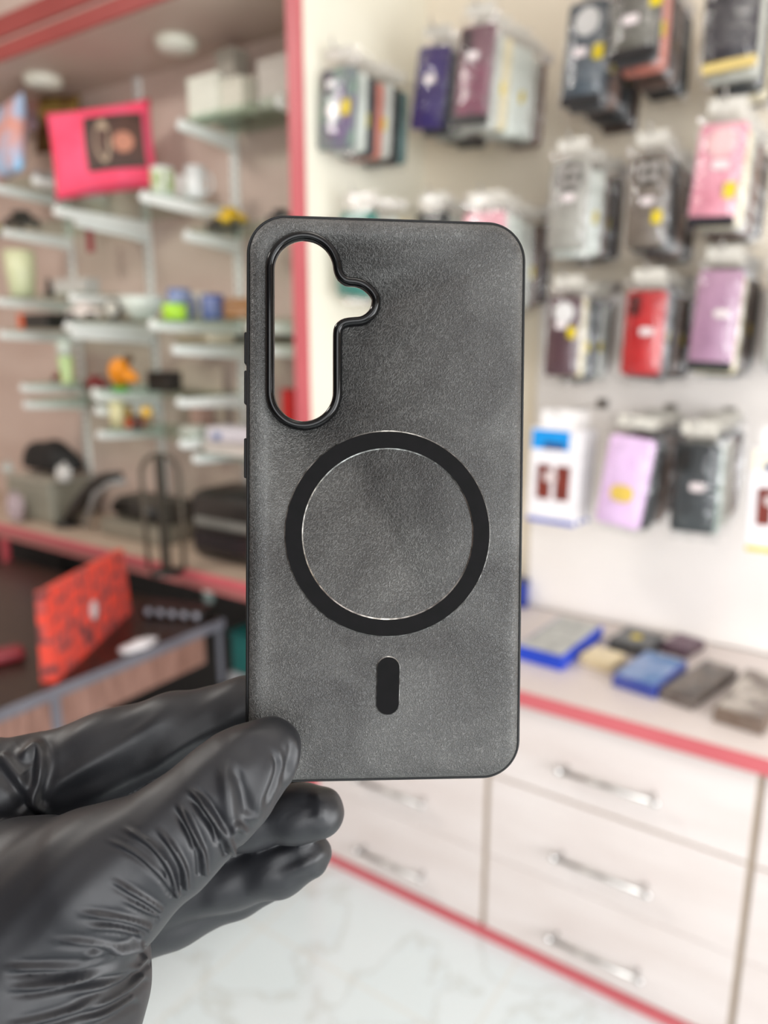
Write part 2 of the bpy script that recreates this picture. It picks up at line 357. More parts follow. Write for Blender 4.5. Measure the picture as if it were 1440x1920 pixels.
# row 1 (top)
hang([(606, 126), (668, 130), (664, 286), (600, 278)], 1.55, 'phone case with a multicoloured floral print, at the left end of the top row', (112, 88, 128), 'strip', 'floral phone case', 6, .036, full=False, sides= [(216, 222, 214), (62, 66, 70), (206, 128, 112), (196, 198, 190), (40, 42, 44), (90, 120, 118)], col2=(120, 150, 128), sticker=(-.1, .52), yellow=(.3, .5))
hang([(790, 90), (846, 84), (832, 240), (770, 246)], YH+.05, 'deep violet phone case tilted in the top row', (66, 52, 116), None, 'deep violet phone case', 3, .06, [(62, 66, 70), (196, 198, 190), (40, 42, 44)], sticker=(0, .4))
hang([(866, 52), (932, 44), (914, 226), (852, 232)], YH-.03, 'plum and grey phone case in a clear bag, top row centre', (124, 92, 100), 'strip', 'plum and grey phone case', 6, .05, [(196, 198, 190), (226, 214, 180), (216, 222, 214), (216, 222, 214), (196, 198, 190), (120, 98, 88)], tab=(26, 24, 26), sticker=(-.05, .32), two=((128, 66, 88), (104, 60, 76)))
hang([(1070, 6), (1146, 2), (1126, 190), (1054, 196)], YH, 'blue grey phone case with a pale round disc in the top row', (76, 86, 94), 'circle', 'blue grey phone case with the disc', 4, .055, [(62, 66, 70), (120, 98, 88), (40, 42, 44), (62, 66, 70)], yellow=(.36, .52), sticker=(-.1, .5), tab=(32, 32, 34))
hang([(1152, -66), (1240, -76), (1228, 104), (1146, 108)], YH-.04, 'olive grey phone case in the top row, right of the disc case', (96, 94, 86), None, 'olive grey phone case', 5, .05, [(62, 66, 70), (206, 128, 112), (40, 42, 44), (120, 98, 88), (62, 66, 70)], tab=(28, 26, 28), sticker=(-.05, .62), yellow=(.48, .45))
hang([(1330, -60), (1430, -70), (1420, 126), (1316, 128)], YH, 'glossy black phone case with a gold lower rim, top right corner', (50, 48, 54), 'strip', 'black and gold phone case', 4, .055, [(196, 198, 190), (216, 222, 214), (62, 66, 70), (226, 214, 180)], tab=(214, 190, 120), sticker=False)
# row 2
hang([(640, 398), (706, 396), (702, 556), (636, 556)], 1.57, 'teal phone case hanging behind the camera opening', (70, 136, 126), None, 'teal phone case', 3, .05, full=False, sides= [(196, 198, 190), (216, 222, 214), (226, 214, 180)], sticker=False)
hang([(784, 398), (842, 398), (836, 560), (778, 560)], YH, 'dark phone case in a clear bag just above the top edge of the leather case', (52, 56, 56), 'strip', 'dark case above the leather one', 3, .06, [(196, 198, 190), (216, 222, 214), (62, 66, 70)])
hang([(872, 398), (948, 396), (940, 566), (864, 568)], YH-.02, 'pale pink phone case in a clear bag just above the leather case corner', (234, 176, 186), None, 'pale pink phone case', 4, .06, [(216, 222, 214), (216, 222, 214), (196, 198, 190), (120, 98, 88)])
hang([(1038, 302), (1108, 300), (1098, 468), (1026, 470)], YH, 'translucent grey phone case with a dark camera square, second row', (158, 156, 148), 'quad', 'translucent grey phone case', 3, .05, [(216, 222, 214), (216, 222, 214), (120, 98, 88)], sticker=(.02, .42))
hang([(1186, 292), (1258, 288), (1246, 464), (1172, 466)], YH, 'taupe phone case with four lens rings, second row', (112, 102, 92), 'quad', 'taupe phone case with four rings', 4, .055, [(40, 42, 44), (62, 66, 70), (120, 98, 88), (40, 42, 44)], yellow=(.3, .68), sticker=(.02, .5))
hang([(1318, 234), (1404, 228), (1380, 418), (1288, 420)], YH-.04, 'glossy pink phone case with a round disc, second row right', (208, 132, 148), 'circle', 'glossy pink phone case', 5, .05, [(226, 214, 180), (196, 198, 190), (120, 98, 88), (40, 42, 44), (120, 98, 88)], yellow=(.32, .68), sticker=(.05, .42), col2=(222, 158, 172), tab=(38, 36, 42), disc=(232, 190, 190))
# row 3
hang([(1032, 556), (1092, 556), (1082, 704), (1022, 706)], YH, 'dark plum phone case with a white round disc, third row', (86, 60, 66), 'circle', 'dark plum phone case with the disc', 4, .05, [(226, 214, 180), (62, 66, 70), (40, 42, 44), (196, 198, 190)], yellow=(.3, .45), sticker=(-.05, .36), disc=(222, 220, 218))
hang([(1178, 546), (1252, 544), (1238, 702), (1164, 704)], YH, 'bright red armoured phone case, third row', (182, 38, 40), 'strip', 'bright red phone case', 4, .055, [(40, 42, 44), (62, 66, 70), (120, 98, 88), (40, 42, 44)], sticker=(.1, .48), col2=(160, 30, 34))
hang([(1314, 508), (1396, 504), (1374, 690), (1288, 690)], YH, 'mauve phone case with two white stickers, third row right', (158, 120, 146), None, 'mauve phone case', 4, .055, [(226, 214, 180), (40, 42, 44), (120, 98, 88), (40, 42, 44)], sticker=(.14, .44), tab=(44, 48, 46), col2=(168, 130, 154))
hang([(1446, 500), (1530, 496), (1512, 684), (1432, 686)], YH, 'clear phone case at the right picture edge, third row', (196, 196, 188), None, 'clear phone case at the right edge', 2, .06)
# row 4
hang([(1146, 818), (1232, 820), (1200, 984), (1116, 984)], YH, 'lilac phone case with a yellow patch, lowest row', (214, 180, 218), None, 'lilac phone case', 4, .055, [(40, 42, 44), (62, 66, 70), (120, 98, 88), (62, 66, 70)], sticker=False, patch=(228, 196, 90), col2=(220, 190, 224))
hang([(1266, 830), (1354, 832), (1338, 998), (1258, 996)], YH-.02, 'black ribbed phone case, lowest row', (52, 56, 58), 'strip', 'black ribbed phone case', 4, .05, [(160, 190, 178), (196, 198, 190), (196, 198, 190), (120, 98, 88)], ribs=True, sticker=(.08, .48))
def retail_box(q, Y, lb, band, foot, where):
    T, w, h, lean = quad_pose(q, Y)
    for i in range(3 if where[0] == 'b' else 2):
        l2 = lb if i == 0 else 'white accessory carton, %s behind the %s' % (['', 'first', 'second'][i], where)
        t = thing('hanging_carton', l2, 'box', (T.x, Y+i*.05, T.z-.004*i), group='hanging cartons', rot=(0, lean, 0))
        obj('carton', B((-w/2, -.009, -h), (w/2, .009, 0), bev=.0015), pm((236, 232, 234)), t)
        obj('hang_tab', prism_xz(bmesh.new(), rrect(w*.7, .05, .012, 4), -.0008, .0008, off=(0, .02)), pm((238, 234, 232)), t)
        obj('foot_band', B((-w/2+.001, -.0102, -h+.001), (w/2-.001, -.0091, -h+h*.05)), pm(foot), t)
        if i == 0:
            hb = obj('header_print', B((-w/2+.003, -.0102, -h*.22), (w*.28, -.0091, -h*.02)), pm(band), t)
            obj('header_oval', prism_xz(bmesh.new(), rrect(w*.44, h*.07, h*.03, 4), -.011, -.0103, off=(-w*.02, -h*.18)), pm((44, 70, 120)), hb)
            for s in (-1, 1): obj('picture_panel', B((s*w*.19-w*.14, -.0102, -h*.74), (s*w*.19+w*.14, -.0091, -h*.38)), pm((124, 52, 40), c2=(104, 42, 34)), t)
            obj('picture_badge', prism_xz(bmesh.new(), rrect(w*.26, w*.2, w*.06, 4), -.0112, -.0104, off=(-w*.06, -h*.5)), pm((214, 200, 198)), t)
    hk = thing('display_hook', 'wire display hook that carries the %s' % where, 'hook', (T.x, 2.022, T.z+.034), group='display hooks on the back wall')
    y0 = -(2.022-Y)-.02
    obj('hook_wire', tube(bmesh.new(), [(0, -.002, 0), (0, y0, .004), (0, y0-.008, .014)], .0022, 8), M_chrome, hk, True)
    obj('hook_plate', B((-.016, -.0035, -.012), (.016, -.0005, .016), bev=.001), M_chrome, hk)
retail_box([(1000, 800), (1094, 806), (1080, 986), (990, 976)], YH, 'white hanging carton with a blue header and two brown pictures', (16, 146, 222), (70, 90, 180), 'blue header carton')
retail_box([(1412, 836), (1512, 842), (1496, 1040), (1398, 1030)], YH-.02, 'white hanging carton with a yellow foot at the right picture edge', (240, 232, 210), (232, 196, 20), 'yellow foot carton')

# ------------------------------------------------------------------ niche : standards, brackets, glass shelves
XS = {'a': -2.69, 'b': -2.235, 'c': -1.80, 'd': -1.40}
for k, w in (('a', 'behind the cream jug'), ('b', 'behind the pink cushion'), ('c', 'behind the yellow toy'), ('d', 'next to the red post')):
    t = thing('wall_standard', 'white slotted wall standard %s' % w, 'shelf standard', (XS[k], 1.83, .9), group='slotted standards in the niche')
    obj('rail', B((-.013, -.012, 0), (.013, -.0005, 1.46)), M_shelfmetal, t)
    bm = bmesh.new()
    for j in range(48): box(bm, (-.003, -.0132, .02+j*.03), (.003, -.0122, .036+j*.03))
    obj('slots', bm, pm((60, 60, 58)), t)
def bracket(x, ytip, z, lb):
    t = thing('shelf_bracket', lb, 'shelf bracket', (x, 1.818, z), group='white shelf brackets')
    L = 1.818-ytip
    pts = [(-L, 0), (-L-.007, -.012), (-L, -.025), (-L*.3, -.038), (0, -.048), (0, 0)]
    bm = bmesh.new(); a = [bm.verts.new((-.0105, p[0], p[1])) for p in pts]; b = [bm.verts.new((.0105, p[0], p[1])) for p in pts]
    bm.faces.new(a); bm.faces.new(b[::-1])
    for i in range(6): bm.faces.new((a[i], a[(i+1) % 6], b[(i+1) % 6], b[i]))
    bmesh.ops.bevel(bm, geom=bm.edges[:], offset=.003, segments=2, affect='EDGES')
    obj('arm', bm, M_shelfmetal, t); obj('front_lip', B((-.008, -L+.001, .0008), (.008, -L+.007, .006), bev=.001), M_shelfmetal, t)
SH = [  # x0, x1, ytip, z, what it carries
 ('c', 'd', 1.60, 2.115, 'top shelf beside the red post, carrying white boxes'),
 ('b', 'c', 1.47, 1.905, 'shelf carrying the pink cushion'),
 ('a', 'b', 1.545, 2.03, 'shelf carrying the blue cushion'),
 ('c', 'd', 1.60, 1.815, 'shelf carrying the yellow toy car'),
 ('a', 'b', 1.557, 1.885, 'shelf below the blue cushion'),
 ('a', 'b', 1.51, 1.648, 'shelf carrying the cream jug'),
 ('b', 'c', 1.47, 1.558, 'shelf carrying the white bowl'),
 ('c', 'd', 1.47, 1.55, 'shelf carrying the lime mug'),
 ('c', 'd', 1.53, 1.487, 'shelf just below the lime mug'),
 ('a', 'b', 1.506, 1.534, 'shelf carrying the orange and black book'),
 ('a', 'b', 1.565, 1.342, 'shelf carrying the green tumbler'),
 ('b', 'c', 1.555, 1.328, 'shelf carrying the orange toy'),
 ('a', 'b', 1.57, 1.28, 'lowest shelf at the left picture edge'),
 ('b', 'c', 1.555, 1.20, 'shelf carrying the cream candle'),
 ('c', 'd', 1.585, 1.152, 'lowest shelf, carrying the paper pile')]
done = set()
for i, (p, q, yt, z, wh) in enumerate(SH):
    x0, x1 = XS[p], XS[q]
    if q == 'd': x1 = PX0-.012
    if z == 2.03: x1 = -2.40
    tag(obj('glass_shelf', B((x0-.0+.003, yt+.008, z+.001), (x1-.003, 1.815, z+.009), bev=.001), M_glass), 'glass ' + wh, 'shelf', 'glass shelves in the niche')
    for xs, side in ((XS[p], 'left'), (XS[q], 'right')):
        kx = (round(xs, 2), round(z, 1), round(z*50))
        if kx in done: continue
        done.add(kx)
        if z == 2.03 and side == 'right': xs = -2.43
        bracket(xs + (.0112 if side == 'left' else -.0112), yt, z, 'white bracket under the %s end of the %s' % (side, wh.replace(' beside the red post, carrying white boxes', ' with white boxes')))

# ------------------------------------------------------------------ niche counter and desk
t = tag(obj('niche_counter', B((-3.5, YF-.01, .79), (PX0-.004, 1.83, .815), bev=.002), mat('beige_laminate', (190, 170, 152), .45, c2=(178, 158, 140), scale=4)), 'beige counter in the niche behind the dark desk, with a red front edge', 'counter')
obj('edge_band', B((-3.5, YF-.017, .789), (PX0-.004, YF-.0105, .8155)), M_red, t, label='red edge band')
obj('lower_band', B((-3.5, YF-.004, .755), (PX0-.004, YF+.012, .785)), mat('dusty_red_band', (178, 112, 108), .45), t, label='dusty red lower band')
q = at_y(12, 1040, YF)
t = thing('counter_divider', 'red edged panel standing under the niche counter at the left picture edge', 'panel', (q.x, YF, 0))
obj('panel_board', B((-.012, .01, 0), (.012, .21, .7545)), pm((46, 38, 34), .6), t); obj('panel_edge', B((-.018, -.012, .0), (.018, .0095, .754), bev=.004), mat('red_edge_deep', (176, 66, 76), .4), t)  # board colour darkened to carry the shade under the counter
struct('under_counter_shade', B((-3.5, 1.72, 0), (PX0-.004, 1.76, .75)), pm((30, 26, 24), .7)).name = 'trim_7'  # near-black sheet stands in for the deep shade below the counter
DZ = .70; DX = -1.56
M_desktop = mat('dark_brown_desk', (48, 34, 28), .3, c2=(38, 28, 24), scale=6, stretch=(1, 6, 1))
M_deskfront = mat('brown_wood_front', (140, 106, 94), .45, c2=(112, 80, 68), scale=9, stretch=(3, 9, .8))
M_greyedge = mat('grey_edge_band', (104, 104, 112), .4, c2=(92, 92, 100), scale=10)
t = thing('desk', 'dark brown desk with a grey edge and brown wood apron', 'desk', (DX, .4, 0))
obj('desktop', B((-1.1, 0, DZ-.026), (-.004, 1.06, DZ), bev=.002), M_desktop, t)
obj('edge_band', B((-.0035, 0, DZ-.027), (.002, 1.06, DZ+.001)), M_greyedge, t, label='grey edge band')
obj('apron', B((-.022, .02, .585), (-.006, .985, DZ-.027)), M_deskfront, t, label='brown wood apron')
obj('apron_end', B((-.012, 1.036, .5), (-.002, 1.05, DZ-.028)), M_greyedge, t)
for k, (yy, xx) in enumerate(((.03, -1.07), (1.0, -1.07), (.03, -.06))):
    obj('leg', B((xx, yy, 0), (xx+.04, yy+.04, DZ-.027)), M_greyedge, t)
obj('apron_post', B((-.024, .50, .555), (-.002, .525, DZ-.0275)), M_greyedge, t)
p = at_x(437, 1200, -1.62)
t = thing('storage_crate', 'teal box beyond the end of the brown desk', 'box', (-1.50, 1.60, .5), 0)
obj('crate_body', B((-.10, -.08, 0), (.10, .08, .12), bev=.006), pm((8, 92, 88)), t); obj('crate_rim', B((-.105, -.085, .12), (.105, .085, .132), bev=.003), pm((6, 76, 74)), t)
t = thing('stool', 'grey stool carrying the teal box', 'stool', (-1.50, 1.60, 0))
obj('seat', B((-.11, -.09, .44), (.11, .09, .4995), bev=.006), pm((166, 164, 166)), t)
for sx in (-1, 1):
    for sy in (-1, 1): obj('leg', tube(bmesh.new(), [(sx*.085, sy*.065, .4395), (sx*.1, sy*.08, 0)], .012, 10), pm((120, 118, 120)), t, True)

# red patterned gift bag on the desk
def heart_mat():
    m = bpy.data.materials.new('heart_pattern_paper'); m.use_nodes = True; nt = m.node_tree; L = nt.links.new; b = nt.nodes['Principled BSDF']; b.inputs['Roughness'].default_value = .45
    tc = nt.nodes.new('ShaderNodeTexCoord'); v = nt.nodes.new('ShaderNodeTexVoronoi'); v.inputs['Scale'].default_value = 26; v.inputs['Randomness'].default_value = .55
    rp = nt.nodes.new('ShaderNodeValToRGB'); e = rp.color_ramp.elements; e[0].position = .45; e[0].color = lin((228, 78, 62)); e[1].position = .68; e[1].color = lin((110, 62, 62))
    k = e.new(.55); k.color = lin((198, 88, 82))
    L(tc.outputs['Object'], v.inputs['Vector']); L(v.outputs['Distance'], rp.inputs[0]); L(rp.outputs[0], b.inputs['Base Color']); return m
a = at_z(98, 1285, DZ); c = at_z(244, 1150, DZ)
cx = (a+c)/2; d = c-a; ang = math.atan2(d.y, d.x); wb = d.length
hb = (at_x(88, 1085, a.x)-a).length
t = thing('gift_bag', 'red gift bag with a heart pattern standing on the dark desk', 'gift bag', (cx.x, cx.y, DZ+.001), ang)
M_heart = heart_mat(); bm = bmesh.new(); box(bm, (-wb/2+.012, -.004, 0), (wb/2, .034, .2))
for v in bm.verts:
    if v.co.z > .1 and v.co.x < 0: v.co.z += .028
    if v.co.z > .1: v.co.y = v.co.y*.5 + .008
bmesh.ops.subdivide_edges(bm, edges=bm.edges[:], cuts=2)
obj('bag_body', bm, M_heart, t)
bm = bmesh.new(); prism_xz(bm, [(math.cos(k*.3142)*.018, math.sin(k*.3142)*.026) for k in range(20)], -.0055, -.0025, off=(.0, .10)); obj('white_tag', bm, pm((214, 208, 208)), t, label='white oval tag')
p = at_z(278, 1222, DZ)
t = thing('tissue_scrap', 'crumpled white tissue on the grey edge of the desk', 'tissue', (DX-.028, p.y, DZ+.0015))
bm = bmesh.new(); bmesh.ops.create_icosphere(bm, subdivisions=3, radius=1)
for v in bm.verts: v.co = Vector((v.co.x*.022, v.co.y*.055, max(0, (v.co.z+.6)*.012)))*(1+.2*math.sin(v.co.x*9+v.co.y*7))
obj('tissue_sheet', bm, pm((224, 220, 222)), t, True)
p = at_z(8, 1245, DZ)
t = thing('pencil_case', 'dark red zip pouch lying on the desk left of the heart pattern bag', 'pouch', (p.x-.03, p.y-.03, DZ+.001), 1.25)
obj('pouch_body', B((-.09, -.03, 0), (.09, .03, .03), bev=.012), pm((130, 30, 40)), t); obj('zip_strip', B((-.07, -.003, .0302), (.07, .003, .032)), pm((150, 84, 88)), t)
# power strip / switch box with bottle and stand
p = at_z(345, 1125, DZ)
t = thing('power_strip', 'black power strip with a row of grey sockets on the far end of the desk', 'power strip', (-1.69, 1.40, DZ+.001), .34)
obj('strip_body', B((-.10, -.035, 0), (.10, .035, .035), bev=.005), M_black, t)
for k in range(5):
    bm = bmesh.new(); lathe(bm, [(.011, 0), (.011, .0025), (.006, .003)], 16, Matrix.Translation((-.078+.039*k, -.0352, .018)) @ Matrix.Rotation(R(90), 4, 'X')); obj('socket', bm, pm((150, 152, 162), .3), t, True)
q = at_z(298, 1078, .8165)
t = thing('phone_stand', 'black tall stand with a thin wire arch on the niche counter', 'stand', (q.x, q.y+.03, .816))
bm = bmesh.new(); lathe(bm, [(.05, 0), (.05, .006), (.02, .012)], 28); obj('stand_base', bm, M_black, t, True)
ZT = at_y(298, 852, q.y+.03).z-.816
obj('stand_post', B((-.011, -.011, .0125), (.011, .011, ZT-.006), bev=.003), pm((52, 48, 40), .4), t)
pts = [(-.055, 0, .013), (-.058, 0, ZT*.5)]+[(-.058*math.cos(R(a)), 0, ZT-.062+.062*math.sin(R(a))) for a in range(0, 181, 15)]+[(.058, 0, ZT*.5), (.055, 0, .013)]
bm = tube(bmesh.new(), pts, .0075, 8)
o = obj('wire_arch', bm, pm((76, 68, 56), .4), t, True); o.rotation_euler[2] = .5
p = at_y(393, 1105, 1.47)
t = thing('glue_bottle', 'small bottle with a white label beside the power strip', 'bottle', (-1.545-.06, 1.435, DZ+.001))
t.location = at_z(392, 1128, DZ+.001)
bm = bmesh.new(); lathe(bm, [(.016, 0), (.017, .004), (.017, .06), (.012, .074), (.008, .082)], 24); obj('bottle_body', bm, pm((120, 134, 130), .2), t, True)
bm = bmesh.new(); lathe(bm, [(.0175, .034), (.0178, .035), (.0178, .062), (.0175, .063)], 24); obj('bottle_label', bm, pm((236, 238, 226)), t, True)
bm = bmesh.new(); lathe(bm, [(.008, .0825), (.0085, .085), (.006, .098)], 16); obj('bottle_cap', bm, pm((90, 96, 100)), t, True)
CZ = .816
# printer: rounded black machine at the right end of the niche counter
pa_ = at_y(350, 980, 1.58); ptop = at_y(400, 922, 1.60); xr = PX0-.03
t = thing('label_printer', 'rounded black printer on the niche counter beside the phone case', 'printer', ((pa_.x+xr)/2, 1.70, CZ)); hw = (xr-pa_.x)/2; hp = ptop.z-CZ
bm = bmesh.new(); box(bm, (-hw, -.12, 0), (hw, .10, hp), bev=.04); obj('printer_body', bm, M_black, t, True)
obj('cover_lip', B((-hw+.04, -.1245, hp*.52), (hw-.04, -.1185, hp*.64), bev=.002), pm((122, 122, 116), .3), t, label='grey lip')
obj('front_panel', B((-hw+.04, -.1275, hp*.2), (hw-.04, -.1205, hp*.42), bev=.002), pm((44, 40, 42), .25), t)
p = at_y(260, 1000, 1.62)
t = thing('laminator', 'grey machine with dark rollers on the niche counter behind the wire arch', 'machine', (p.x-.03, 1.69, CZ))
obj('machine_body', B((-.16, -.09, 0), (.16, .1, .06), bev=.01), pm((132, 126, 112)), t); obj('machine_hood', B((-.13, -.05, .0605), (.15, .09, .14), bev=.02), pm((70, 66, 60)), t)
bm = tube(bmesh.new(), [(-.12, -.045, .1), (.14, -.045, .1)], .022, 14); obj('roller', bm, M_black, t, True)
p = at_y(180, 930, 1.58)
t = thing('desk_lamp', 'black curved lamp arm standing on the niche counter left of the grey machine', 'lamp', at_z(128, 985, CZ+.0005))
b0 = t.location.copy()
pts = [at_y(x, y, 1.60)-b0 for x, y in ((128, 975), (150, 945), (172, 915), (198, 895), (226, 890))]
pts[0].z = .028
obj('lamp_arm', tube(bmesh.new(), [pts[0], pts[1], pts[2], pts[3], pts[4]], [.022, .03, .026, .018, .012], 14), M_black, t, True)
bm = bmesh.new(); lathe(bm, [(.05, 0), (.05, .008), (.03, .014)], 24); obj('lamp_base', bm, M_black, t, True)
pts2 = [p_+Vector((.045, -.02, -.015)) for p_ in pts[1:]]; pts2[0].z = .024
obj('arm_trim', tube(bmesh.new(), pts2, .010, 10), pm((150, 150, 148), .3), t, True, label='silver trim')
TUBH = at_y(95, 892, 1.66).z-CZ
p = at_y(98, 870, 1.70)
t = thing('handbag', 'black soft bag heaped on the grey tub on the niche counter', 'bag', (p.x, 1.70, CZ+TUBH+.012))
bm = bmesh.new(); bmesh.ops.create_icosphere(bm, subdivisions=4, radius=1)
zt = at_y(98, 828, 1.68).z-(CZ+TUBH+.012)
for v in bm.verts: v.co = Vector((v.co.x*.175, v.co.y*.075, (zt-.02)*v.co.z if v.co.z > 0 else v.co.z*.02))*(1+.05*math.sin(v.co.x*7+2*v.co.y))
for v in bm.verts: v.co.z += .021
obj('bag_body', bm, pm((14, 13, 12), .7), t, True)
obj('bag_handle', tube(bmesh.new(), [(.08, -.03, .05), (.13, -.05, .03), (.15, -.05, .012)], .009, 10), pm((18, 17, 16), .6), t, True)
p = at_y(70, 930, 1.62)
t = thing('plastic_tub', 'grey translucent tub under the black soft bag', 'tub', (p.x, 1.67, CZ))
obj('tub_body', B((-.15, -.09, 0), (.15, .10, TUBH-.01), bev=.015), pm((138, 136, 122), .35), t); obj('tub_lid', B((-.155, -.095, TUBH-.0098), (.155, .105, TUBH), bev=.004), pm((176, 170, 156), .35), t)
for (px, py, c, lb, r, yy, onlid) in ((118, 876, (206, 204, 200), 'crumpled white plastic bag on the tub in front of the black soft bag', .034, 1.605, True), (14, 880, (196, 200, 194), 'crumpled pale plastic bag on the tub at the left picture edge', .03, 1.605, True), (26, 930, (178, 160, 164), 'pinkish crumpled packet on the niche counter at the left picture edge', .04, 1.535, False)):
    p = at_y(px, py, yy); z0 = CZ+TUBH if onlid else CZ
    t = thing('plastic_bag', lb, 'plastic bag', (p.x, yy, z0))
    bm = bmesh.new(); bmesh.ops.create_icosphere(bm, subdivisions=4, radius=1)
    hh = max(p.z-z0, .03)
    for v in bm.verts:
        n = v.co.copy(); k = 1+.14*math.sin(n.x*8+n.z*5)+.1*math.sin(n.y*11-n.z*7); v.co = Vector((n.x*r*k, n.y*r*.6*k, max(0, (n.z*.5+.5)*hh*k)))
    obj('bag_film', bm, pm(c, .3), t, True); obj('bag_knot', tube(bmesh.new(), [(0, 0, hh*.96), (.004, 0, hh+.008), (.012, 0, hh+.014)], [.008, .005, .009], 8), pm(c, .3), t, True)

# ------------------------------------------------------------------ goods on the glass shelves
def on(px, shelf, y): return (at_y(px, 600, y).x, y, shelf+.0092)
def X(px, py, y): return at_y(px, py, y).x
def carton(px0, px1, pyt, z, y, c, name, lb, d=.06, lid=None, cat='box', group=None):
    x0, x1 = X(px0, 300, y), X(px1, 300, y); zt = at_y((px0+px1)/2, pyt, y).z
    t = thing(name, lb, cat, ((x0+x1)/2, y, z+.0092), group=group); w = (x1-x0)/2; h = max(.015, zt-z-.0092)
    obj('carton', B((-w, 0, 0), (w, d, h*.86), bev=.002), pm(c), t); obj('carton_lid', B((-w-.001, -.001, h*.862), (w+.001, d+.001, h), bev=.002), pm(lid or c), t)
    return t
carton(358, 412, 138, 2.115, 1.64, (226, 226, 212), 'gift_box', 'tall white box at the left of the top glass shelf')
carton(414, 458, 144, 2.115, 1.65, (216, 212, 196), 'gift_box', 'lower cream box next to the tall white box on the top shelf')
carton(412, 446, 88, 2.115, 1.735, (168, 162, 150), 'gift_box', 'grey box standing behind the white boxes on the top shelf')
carton(488, 546, 104, 2.115, 1.68, (196, 188, 178), 'gift_box', 'large pale grey box at the right of the top shelf, against the red post')
carton(462, 486, 140, 2.115, 1.70, (176, 166, 152), 'gift_box', 'small beige box between the cream and large grey boxes')
# mugs
def mug(px, pyb, z, y, r, h, c, lb, group='mugs on the glass shelves', band=None, handle=0, name='mug', rot=None):
    t = thing(name, lb, 'mug', (X(px, pyb, y), y, z+.0092), handle, group)
    bm = bmesh.new(); lathe(bm, [(r*.9, 0), (r, .004), (r, h), (r-.003, h), (r-.004, .006), (.001, .006)], 28); obj('mug_body', bm, pm(c, .25), t, True)
    obj('mug_handle', tube(bmesh.new(), [(r-.002, 0, h*.8), (r+.014, 0, h*.76), (r+.02, 0, h*.5), (r+.012, 0, h*.25), (r-.002, 0, h*.2)], .0045, 8), pm(c, .25), t, True)
    if band:
        bm = bmesh.new(); lathe(bm, [(r+.0002, h*.15), (r+.0008, h*.16), (r+.0008, h*.88), (r+.0002, h*.89)], 28); obj('printed_wrap', bm, pm(band[0], .3, c2=band[1], scale=band[2]), t, True)
    return t
mug(306, 362, 1.905, 1.60, .034, .085, (226, 230, 226), 'white mug with a green print beside the pink cushion', band=((136, 156, 78), (220, 226, 206), 30), handle=-.6)
mug(346, 364, 1.905, 1.73, .026, .09, (226, 226, 224), 'white mug between the green print mug and the plain one', handle=1.6, band=((206, 200, 198), (228, 226, 224), 20))
mug(368, 372, 1.905, 1.655, .03, .088, (220, 222, 220), 'plain white mug at the right end of the pink cushion shelf', handle=.9)
# cushions
def cushion(cx, cz, y, w, h, d, tilt, rz, c, name, lb, c2=None, scale=12, photo=None, pil=3):
    t = thing(name, lb, 'cushion', (cx, y, cz), group='printed cushions on the shelves', rot=(R(-8), tilt, rz))
    bm = bmesh.new(); n = 18; g = {}
    for s in (-1, 1):
        for i in range(n+1):
            for j in range(n+1):
                u, v = i/n*2-1, j/n*2-1
                pf = ((1-u**2)*(1-v**2))**.42
                ins = 1-.06*(1-abs(u)*abs(v))*0-.07*((1-u*u)*(abs(v) > .99)+(1-v*v)*(abs(u) > .99))
                edge = i in (0, n) or j in (0, n)
                if edge and s == 1: g[(s, i, j)] = g[(-1, i, j)]; continue
                g[(s, i, j)] = bm.verts.new((u*w/2*(1-.05*(1-v*v)*0+.05*abs(v)**3), s*d/2*pf, v*h/2*(1+.06*abs(u)**3)))
    for s in (-1, 1):
        for i in range(n):
            for j in range(n): bm.faces.new((g[(s, i, j)], g[(s, i+1, j)], g[(s, i+1, j+1)], g[(s, i, j+1)]))
    obj('cushion_cover', bm, mat('plush_fabric', c, .9, c2=c2, scale=scale, bump=.3, spec=.2), t, True)
    if photo:
        u0, u1, v0, v1 = photo[0]
        bm = bmesh.new(); m = 12; gg = []
        for i in range(m+1):
            row = []
            for j in range(m+1):
                u, v = u0+(u1-u0)*i/m, v0+(v1-v0)*j/m
                row.append(bm.verts.new((u*w/2, -d/2*((1-u**2)*(1-v**2))**.42-.0025, v*h/2)))
            gg.append(row)
        for i in range(m):
            for j in range(m): bm.faces.new((gg[i][j], gg[i+1][j], gg[i+1][j+1], gg[i][j+1]))
        pnl = obj('printed_photo', bm, mat('photo_print', photo[1], .6, c2=photo[2], scale=9), t, True, label='dark printed photo panel')
        for (a, b_, ru, rv, cc) in photo[3]:
            bm = bmesh.new(); pts = []
            for k in range(20):
                uu, vv = a+ru*math.cos(k*math.pi/10), b_+rv*math.sin(k*math.pi/10)
                pts.append(bm.verts.new((uu*w/2, -d/2*((1-uu**2)*(1-vv**2))**.42-.004, vv*h/2)))
            bm.faces.new(pts); obj('photo_figure', bm, pm(cc, .6), pnl)
    return t
qa = at_y(100, 284, 1.54); qb = at_y(286, 296, 1.70); qm = (qa+qb)/2; qd = qb-qa
cushion(qm.x, qm.z+.012, qm.y, math.hypot(qd.x, qd.y)*1.03, .262, .10, R(-6), math.atan2(qd.y, qd.x), (250, 82, 112), 'cushion', 'hot pink plush cushion with a printed photo', c2=(244, 98, 130), scale=10, photo=((-.2, .9, -.6, .66), (52, 38, 34), (84, 56, 46), [(.16, .05, .15, .5, (170, 148, 124)), (.54, -.02, .19, .24, (190, 128, 104))]))
q0 = at_y(4, 255, 1.56)
cushion(q0.x-.035, q0.z-.004, 1.60, .25, .25, .08, R(-4), R(-10), (150, 200, 236), 'cushion', 'sky blue cushion with an orange floral print at the left picture edge', c2=(222, 150, 126), scale=11)
q0 = at_y(75, 240, 1.68)
